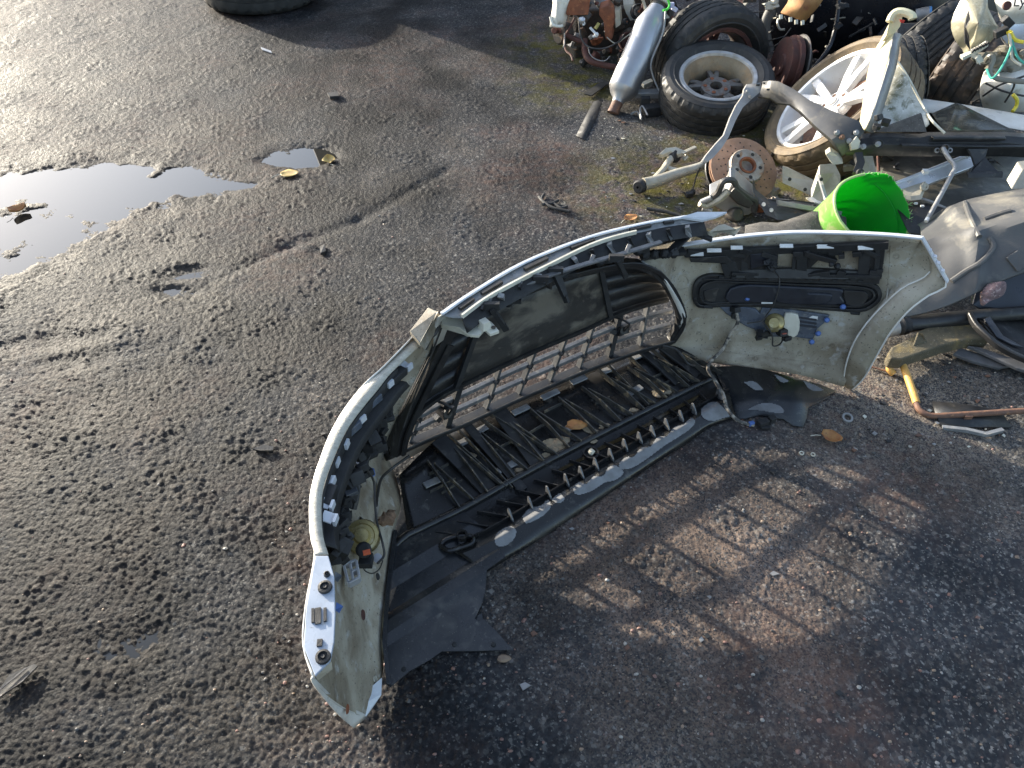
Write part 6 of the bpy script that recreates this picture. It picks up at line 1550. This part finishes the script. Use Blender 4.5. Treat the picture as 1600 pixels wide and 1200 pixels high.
for px, py in ((1431, 318), (1441, 322), (1438, 338)): mk('white_tab', MB().box(Y(px, py, 2.54), (.012, .008, .006)), paper, wp, sm=0)
o = mk('cream_block', MB().prism(YY([(1580, 296, 2.4), (1598, 266, 2.44), (1640, 262, 2.44), (1640, 300, 2.38)]), (0, .05, .01)), alud, None, sm=0, bevel=.004); tag(o, 'cream metal block above the grey liner at the right edge', 'metal block')
# grey wheel arch liner, big curved sheet
al = thing('wheel_arch_liner', 'big scuffed grey plastic wheel arch liner behind the right wing of the bumper', 'arch liner', P(1520, 500))
topl = [(1432, 352, 2.46), (1452, 340, 2.47), (1480, 324, 2.46), (1512, 312, 2.46), (1560, 302, 2.44), (1640, 288, 2.42)]
botl = [(1396, 500, 1.98), (1440, 492, 1.98), (1484, 478, 1.98), (1528, 458, 2.0), (1572, 438, 2.02), (1660, 405, 2.04)]
T_, B_ = smooth(YY(topl), 4), smooth(YY(botl), 4)
rows = []
for j in range(17):
    t = j / 16
    row = []
    for i, (a, b) in enumerate(zip(T_, B_)):
        s = i / (len(T_) - 1)
        p = a.lerp(b, t) + V((0, -.02, .10)) * math.sin(math.pi * t) ** .8
        rid = 1.7 * (.018 * math.exp(-((t - .42 - .25 * s) / .05) ** 2) + .014 * math.exp(-((s - .36 - .2 * t) / .045) ** 2) - .016 * math.exp(-(((s - .35) / .12) ** 2 + ((t - .3) / .12) ** 2)) - .012 * math.exp(-(((s - .62) / .1) ** 2 + ((t - .35) / .15) ** 2)))
        row.append(p + V((-.1, -.6, .8)) * rid)
    rows.append(row)
mb = MB().grid(rows); LIN = bvh_of(mb)
mk('liner_sheet', mb, liner, al, solid=.004, soff=0, sub=1)
for lst in ([(1508, 318), (1516, 345), (1530, 370)], [(1546, 372), (1552, 385), (1544, 398), (1530, 412), (1510, 424), (1486, 440)], [(1538, 344), (1560, 336), (1580, 330)]):
    ps = [hit(LIN, a, b, .004)[0] for a, b in lst]
    ps = [p for p in ps if p]
    if len(ps) > 1: mk('liner_rib', MB().tube(smooth(ps, 4), .009, 8), liner, al)
ps = [hit(LIN, a, b, .006) for a, b in ((1570, 404), (1588, 392), (1612, 408), (1588, 426))]
if all(p[0] for p in ps): mk('liner_pad', MB().prism([p[0] for p in ps], ps[0][1] * .006), liner, al, sm=0, bevel=.003)
# lower right: navy panel, pipe, foam block, mudguard, slabs
np_ = thing('navy_panel', 'dark navy plastic panel under the grey arch liner', 'plastic panel', P(1560, 500))
mk('panel_face', MB().prism(YY([(1520, 476, 2.06), (1528, 445, 2.12), (1600, 410, 2.16), (1660, 395, 2.18), (1660, 500, 2.02), (1560, 500, 2.03)]), (0, .02, -.01)), navy, np_, sm=0, bevel=.004)
o = mk('pink_rag', MB().grid([[Y(px, py, y) + V((gb.uniform(-.006, .006), gb.uniform(-.012, .012), gb.uniform(-.006, .006))) for px, py, y in l] for l in ([(1546, 444, 2.02), (1556, 440, 2.0), (1572, 436, 2.0)], [(1530, 456, 2.0), (1552, 452, 1.98), (1574, 448, 1.99)], [(1532, 466, 1.99), (1550, 464, 1.97), (1574, 462, 1.98)], [(1530, 470, 1.98), (1540, 468, 1.97), (1560, 468, 1.98)], [(1530, 480, 1.97), (1534, 474, 1.97), (1540, 472, 1.97)])]), rag, None, solid=.018, sub=2, sm=60); tag(o, 'crumpled dirty pink rag hanging from the grey liner', 'rag')
pp = thing('black_pipe', 'black plastic pipe with a grey ribbed end beside the wheel arch', 'pipe', P(1500, 520))
mk('pipe_body', MB().tube(smooth(YY([(1408, 508, 1.98), (1440, 504, 1.99), (1500, 498, 2.0), (1560, 492, 2.02), (1660, 484, 2.04)]), 4), [.032 - .0006 * i for i in range(17)], 14), blk, pp)
mk('pipe_collar', MB().tube(YY([(1400, 509, 1.97), (1404, 508.5, 1.97), (1408, 508, 1.975), (1412, 507.5, 1.98)]), [.028, .036, .028, .036], 14), blkmat, pp)
mk('grey_end', MB().tube(YY([(1376, 516, 1.96), (1384, 513, 1.965), (1400, 509, 1.97)]), [.026, .034, .034], 14), greyst, pp)
fb = mk('foam_block', MB().prism([P(a, b, .075) for a, b in ((1387, 552), (1394, 541), (1412, 533), (1424, 526), (1434, 517), (1460, 507), (1485, 501), (1508, 503), (1530, 514), (1548, 528), (1512, 530), (1478, 538), (1440, 551), (1410, 561), (1392, 560))], (0, 0, -.045)), foam, None, sm=0, bevel=.006); tag(fb, 'curved dirty foam block on the ground below the black pipe', 'foam block')
mk('foam_notch', MB().prism([P(1427, 540, .077), P(1434, 518, .10), P(1441, 522, .10), P(1449, 534, .077)], (0, 0, -.01)), foam, fb, sm=0, bevel=.003)
mg = thing('mudguard', 'curved black mudguard with raised edge lying at the right border', 'mudguard', P(1560, 550))
mk('guard_sheet', MB().grid([PP([(1524, 494, .10), (1540, 512, .09), (1560, 536, .08), (1600, 558, .07), (1660, 575, .06)]), PP([(1560, 494, .07), (1580, 510, .06), (1600, 530, .05), (1640, 545, .05), (1680, 555, .05)]), PP([(1600, 490, .05), (1620, 500, .05), (1650, 515, .05), (1680, 525, .05), (1700, 530, .05)])]), blk, mg, solid=.006, sm=40)
mk('guard_edge', MB().strip(smooth(PP([(1514, 490, .11), (1524, 508, .105), (1540, 524, .10), (1562, 542, .09), (1602, 562, .08), (1660, 580, .07)]), 4), .016, .022), blk, mg, bevel=.004)
mk('guard_fin', MB().prism([P(1536, 500, .10), P(1546, 496, .10), P(1566, 526, .09), P(1600, 545, .08), P(1580, 540, .085), P(1556, 528, .09)], (0, 0, .006)), navy, mg, sm=0, bevel=.002)
for l, lab in ([([(1490, 552), (1500, 543), (1530, 552), (1580, 566), (1586, 570), (1560, 574), (1520, 564)], 'flat grey slate shaped scrap under the mudguard'), ([(1512, 540), (1530, 542), (1560, 552), (1620, 572), (1640, 590), (1590, 575), (1540, 552)], 'thin dark board scrap leaning under the mudguard')]):
    o = mk('board_scrap', MB().prism(PP(l, .03 if 'slate' in lab else .05), (0, 0, -.012)), pm('wet_grey_board', (.12, .12, .125), (.07, .07, .07), 20, rough=.35, rough2=.6, bump=.2) if 'wet_grey_board' not in MATS else MATS['wet_grey_board'], None, sm=0, bevel=.002); tag(o, lab, 'board scrap')
# yellow rod and the plastic piece under it
yr = thing('bent_rod', 'bent rod with ochre painted hook end and rusty shaft on the gravel', 'rod', P(1440, 640))
mk('painted_hook', MB().tube(smooth([P(1396, 584, .012), P(1390, 577, .022), P(1392, 571, .03), P(1402, 567, .034), P(1410, 570, .034), P(1416, 584, .03), P(1424, 606, .024), P(1432, 630, .016)], 4), .0115, 10), yelrod, yr)
mk('rusty_shaft', MB().tube(smooth([P(1431, 628, .016), P(1436, 640, .015), P(1446, 647, .014), P(1460, 650, .014), P(1500, 648, .022), P(1600, 642, .03), P(1680, 638, .03)], 4), .0095, 10).box(P(1511, 650, .02), (.024, .02, .016)), rodrust, yr)
o = mk('plastic_shard', MB().grid([PP([(1456, 627, .022), (1500, 631, .02), (1562, 641, .016)]), PP([(1462, 648, .016), (1510, 652, .014), (1572, 655, .012)]), PP([(1470, 666, .008), (1520, 668, .010), (1580, 668, .010)])]), blk, None, solid=.004, sm=40); tag(o, 'flat black plastic shard lying under the bent rod', 'plastic shard')
mk('shard_lip', MB().strip(PP([(1472, 668, .008), (1510, 672, .012), (1540, 679, .014), (1566, 672, .014)]), .012, .012), greystrip, o)
# ================================================================== SMALL THINGS ON THE GROUND
def onground(px, py, dz=0):
    p = P(px, py); p.z = gz_at(p.x, p.y) + dz
    return p
c = onground(1323, 655, .006)
o = mk('washer_ring', MB().lathe([(.010, 0), (.011, .004), (.017, .004), (.018, 0), (.017, -.004), (.011, -.004), (.010, 0)], 24, Matrix.Translation(c) @ Matrix.Rotation(.25, 4, 'X')), greyst); tag(o, 'small grey rubber ring lying on asphalt right of the bumper', 'ring')
def leaf(px, py, s, rot, mat, lab, curl=.012, z=None, water_=False):
    c = onground(px, py, .006) if not water_ else V((P(px, py).x, P(px, py).y, WATER_Z + .003))
    n = 9; rows = []
    for i in range(n):
        t = i / (n - 1)
        w = s * .42 * math.sin(math.pi * min(1, .06 + t * .94)) ** .7
        row = []
        for j in range(5):
            q = (j - 2) / 2
            x = s * (t - .5); y = q * w * (1 + .08 * math.sin(9 * t + j))
            zz = curl * (abs(q) ** 1.5) + curl * .6 * (t - .5) ** 2 * 4
            v = Matrix.Rotation(rot, 3, 'Z') @ V((x, y, zz))
            row.append(c + v)
        rows.append(row)
    t_ = thing('fallen_leaf', lab, 'leaf', c)
    mk('leaf_blade', MB().grid(rows), mat, t_, solid=.0006, sm=60)
    a = c + Matrix.Rotation(rot, 3, 'Z') @ V((-s * .5, 0, .002)); b = c + Matrix.Rotation(rot + .3, 3, 'Z') @ V((-s * 1.0, 0, .002))
    mk('leaf_stalk', MB().tube([a, a.lerp(b, .5) + V((0, 0, .003)), b], .0012, 5), ivory, t_)
    return t_
leaf(514, 250, .075, 1.9, leafy, 'bright yellow leaf at the right end of the small puddle', .012, None, True)
leaf(453, 274, .085, .2, leafy, 'yellowish leaf on the near edge of the small puddle', .004)
leaf(1297, 688, .060, -.5, leafb, 'curled brown and orange leaf on asphalt below the right wing', .014)
leaf(30, 330, .07, .8, leafb, 'brown leaf stuck in the big puddle at the left edge', .02)
leaf(985, 345, .06, .4, leafb, 'orange leaf lying beside the hood edge of the bumper', .008)
def scrap(name, lab, cat, pts, mat, th=.004, z=.006, bevel=None):
    ps = []
    for a, b in pts:
        p = P(a, b); p.z = max(gz_at(p.x, p.y), -.004) + z; ps.append(p)
    o = mk(name, MB().prism(ps, (0, 0, th)), mat, None, sm=0, bevel=bevel)
    return tag(o, lab, cat)
o = scrap('plastic_shard', 'pointed glossy dark plastic shard at the bottom left edge', 'plastic shard', [(-6, 1096), (18, 1058), (56, 1041), (62, 1044), (40, 1068), (6, 1092)], blkmat, .004, .01)
mk('shard_fold', MB().beam(onground(4, 1084, .017), onground(46, 1048, .017), .004, .002), blk, o, sm=0)
scrap('plastic_shard', 'small black plastic shard left of the bumper', 'plastic shard', [(396, 706), (414, 701), (430, 703), (428, 709), (408, 710)], blk, .006, .004)
hg = thing('hose_scrap', 'twisted black hose scrap on asphalt above the hood edge', 'hose', P(866, 322))
for lst in ([(842, 312), (850, 322), (864, 330), (890, 336)], [(850, 308), (846, 318), (858, 324), (872, 318)], [(846, 326), (862, 322), (876, 330), (886, 328)]):
    mk('hose_piece', MB().tube(smooth([onground(a, b, .012) for a, b in lst], 4), .007, 8), blkmat, hg)
o = mk('black_rod', MB().tube([onground(1010, 330, .012), onground(1040, 335, .012), onground(1062, 341, .012)], .008, 8), blkmat); tag(o, 'short black rod lying behind the tip of the hood edge', 'rod')
o = mk('black_clip', MB().box(onground(1076, 308, .014), (.035, .025, .02), Matrix.Rotation(.3, 3, 'Z')).box(onground(1082, 304, .014), (.02, .02, .02)), blkmat, None, sm=0, bevel=.003); tag(o, 'small black plastic clip on the moss below the wishbone arm', 'clip')
scrap('rubber_crumb', 'small black crumb in a puddle left of the bumper', 'crumb', [(500, 388), (508, 386), (510, 396), (502, 400)], blkmat, .012, .002)
scrap('rubber_crumb', 'dark curled crumb on wet asphalt near the top middle', 'crumb', [(512, 150), (528, 148), (530, 155), (516, 156)], blkmat, .015, .002)
scrap('metal_scrap', 'thin bright metal sliver on wet asphalt at the upper left', 'metal scrap', [(408, 76), (424, 82), (425, 85), (410, 80)], alub, .006, .004)
o = mk('tan_pebble', MB().lump(onground(788, 1032, .008), .011, 4, 6, .15, (1.5, .9, .7)), MATS['stone_tan']); tag(o, 'rounded tan pebble beside the pointed tab of the undertray', 'pebble')
rs = thing('ring_fragments', 'two tiny broken ivory rings below the right tray end', 'ring', P(1265, 712))
for px, py in ((1252, 709), (1270, 711)): mk('ring', MB().lathe([(.004, 0), (.005, .002), (.007, .002), (.0075, -.002)], 14, Matrix.Translation(onground(px, py, .004))), ivory, rs)
scrap('thin_twig', 'thin dark twig on gravel beside the wheel arch', 'twig', [(1352, 573), (1375, 580), (1394, 585), (1393, 587), (1374, 582), (1352, 575)], rodrust, .003, .006)

# litter that gathers round the heap and the bumper
mb = MB(); gd_ = random.Random(77)
for i in range(330):
    if i < 170: px, py = gd_.uniform(940, 1330), gd_.uniform(185, 345)
    elif i < 250: px, py = gd_.uniform(1340, 1600), gd_.uniform(540, 700)
    else: px, py = gd_.uniform(430, 1400), gd_.uniform(600, 1100)
    p = onground(px, py, .001); s_ = .003 + .010 * gd_.random() ** 2
    pts = [p + V((s_ * math.cos(a) * gd_.uniform(.5, 1.2), s_ * math.sin(a) * gd_.uniform(.4, 1), gd_.uniform(0, .003))) for a in (0, 1.4, 2.8, 4.4)]
    mb.prism(pts, (0, 0, gd_.uniform(.001, .004)), mi=gd_.choice((0, 0, 0, 1, 2, 3) if i < 250 else (0, 0, 1, 2)))
o = mk('small_litter', mb, [blkmat, greyst, rodrust, ivory], None, sm=0, fixn=False); o['kind'] = 'stuff'

# grimy broken bits that fill the gaps of the heap
mb = MB(); gs = random.Random(99)
zones = [(1350, 1600, 245, 335, 2.86, 3.1, 70), (1440, 1600, 64, 170, 3.62, 3.9, 70), (1170, 1400, -8, 120, 4.3, 4.55, 80), (1020, 1180, -8, 40, 4.55, 4.8, 30), (1190, 1320, 215, 300, 3.3, 3.5, 24), (1330, 1430, 225, 300, 2.9, 3.1, 24)]
for x0, x1, y0, y1, d0, d1, n in zones:
    for i in range(n):
        c = Y(gs.uniform(x0, x1), gs.uniform(y0, y1), gs.uniform(d0, d1))
        if c.z < .02: c.z = .02
        s_ = gs.uniform(.012, .06) * (1 if n < 60 else .8)
        rot = Matrix.Rotation(gs.uniform(0, 6), 3, V((gs.uniform(-1, 1), gs.uniform(-1, 1), gs.uniform(-1, 1))).normalized())
        k = gs.random(); mi = gs.choice((0, 0, 0, 1, 1, 2, 3, 4))
        if k < .45: mb.box(c, (s_ * 1.6, s_ * gs.uniform(.2, .9), s_ * gs.uniform(.1, .6)), rot, mi=mi)
        elif k < .65: mb.tube(smooth([c, c + rot @ V((s_, s_ * .6, 0)), c + rot @ V((s_ * 2.2, 0, s_ * .5)), c + rot @ V((s_ * 3, -s_, 0))], 4), gs.uniform(.003, .007), 6, mi=mi)
        elif k < .85: mb.beam(c, c + rot @ V((s_ * 3, 0, 0)), s_ * .4, s_ * .15, mi=mi)
        else: mb.lump(c, s_ * .6, i, 6, .35, (1.3, .8, .6), mi=mi)
o = mk('scrap_rubble', mb, [blkmat, grease, rustdk, darkst, alud], None, sm=30, fixn=False); o['kind'] = 'stuff'
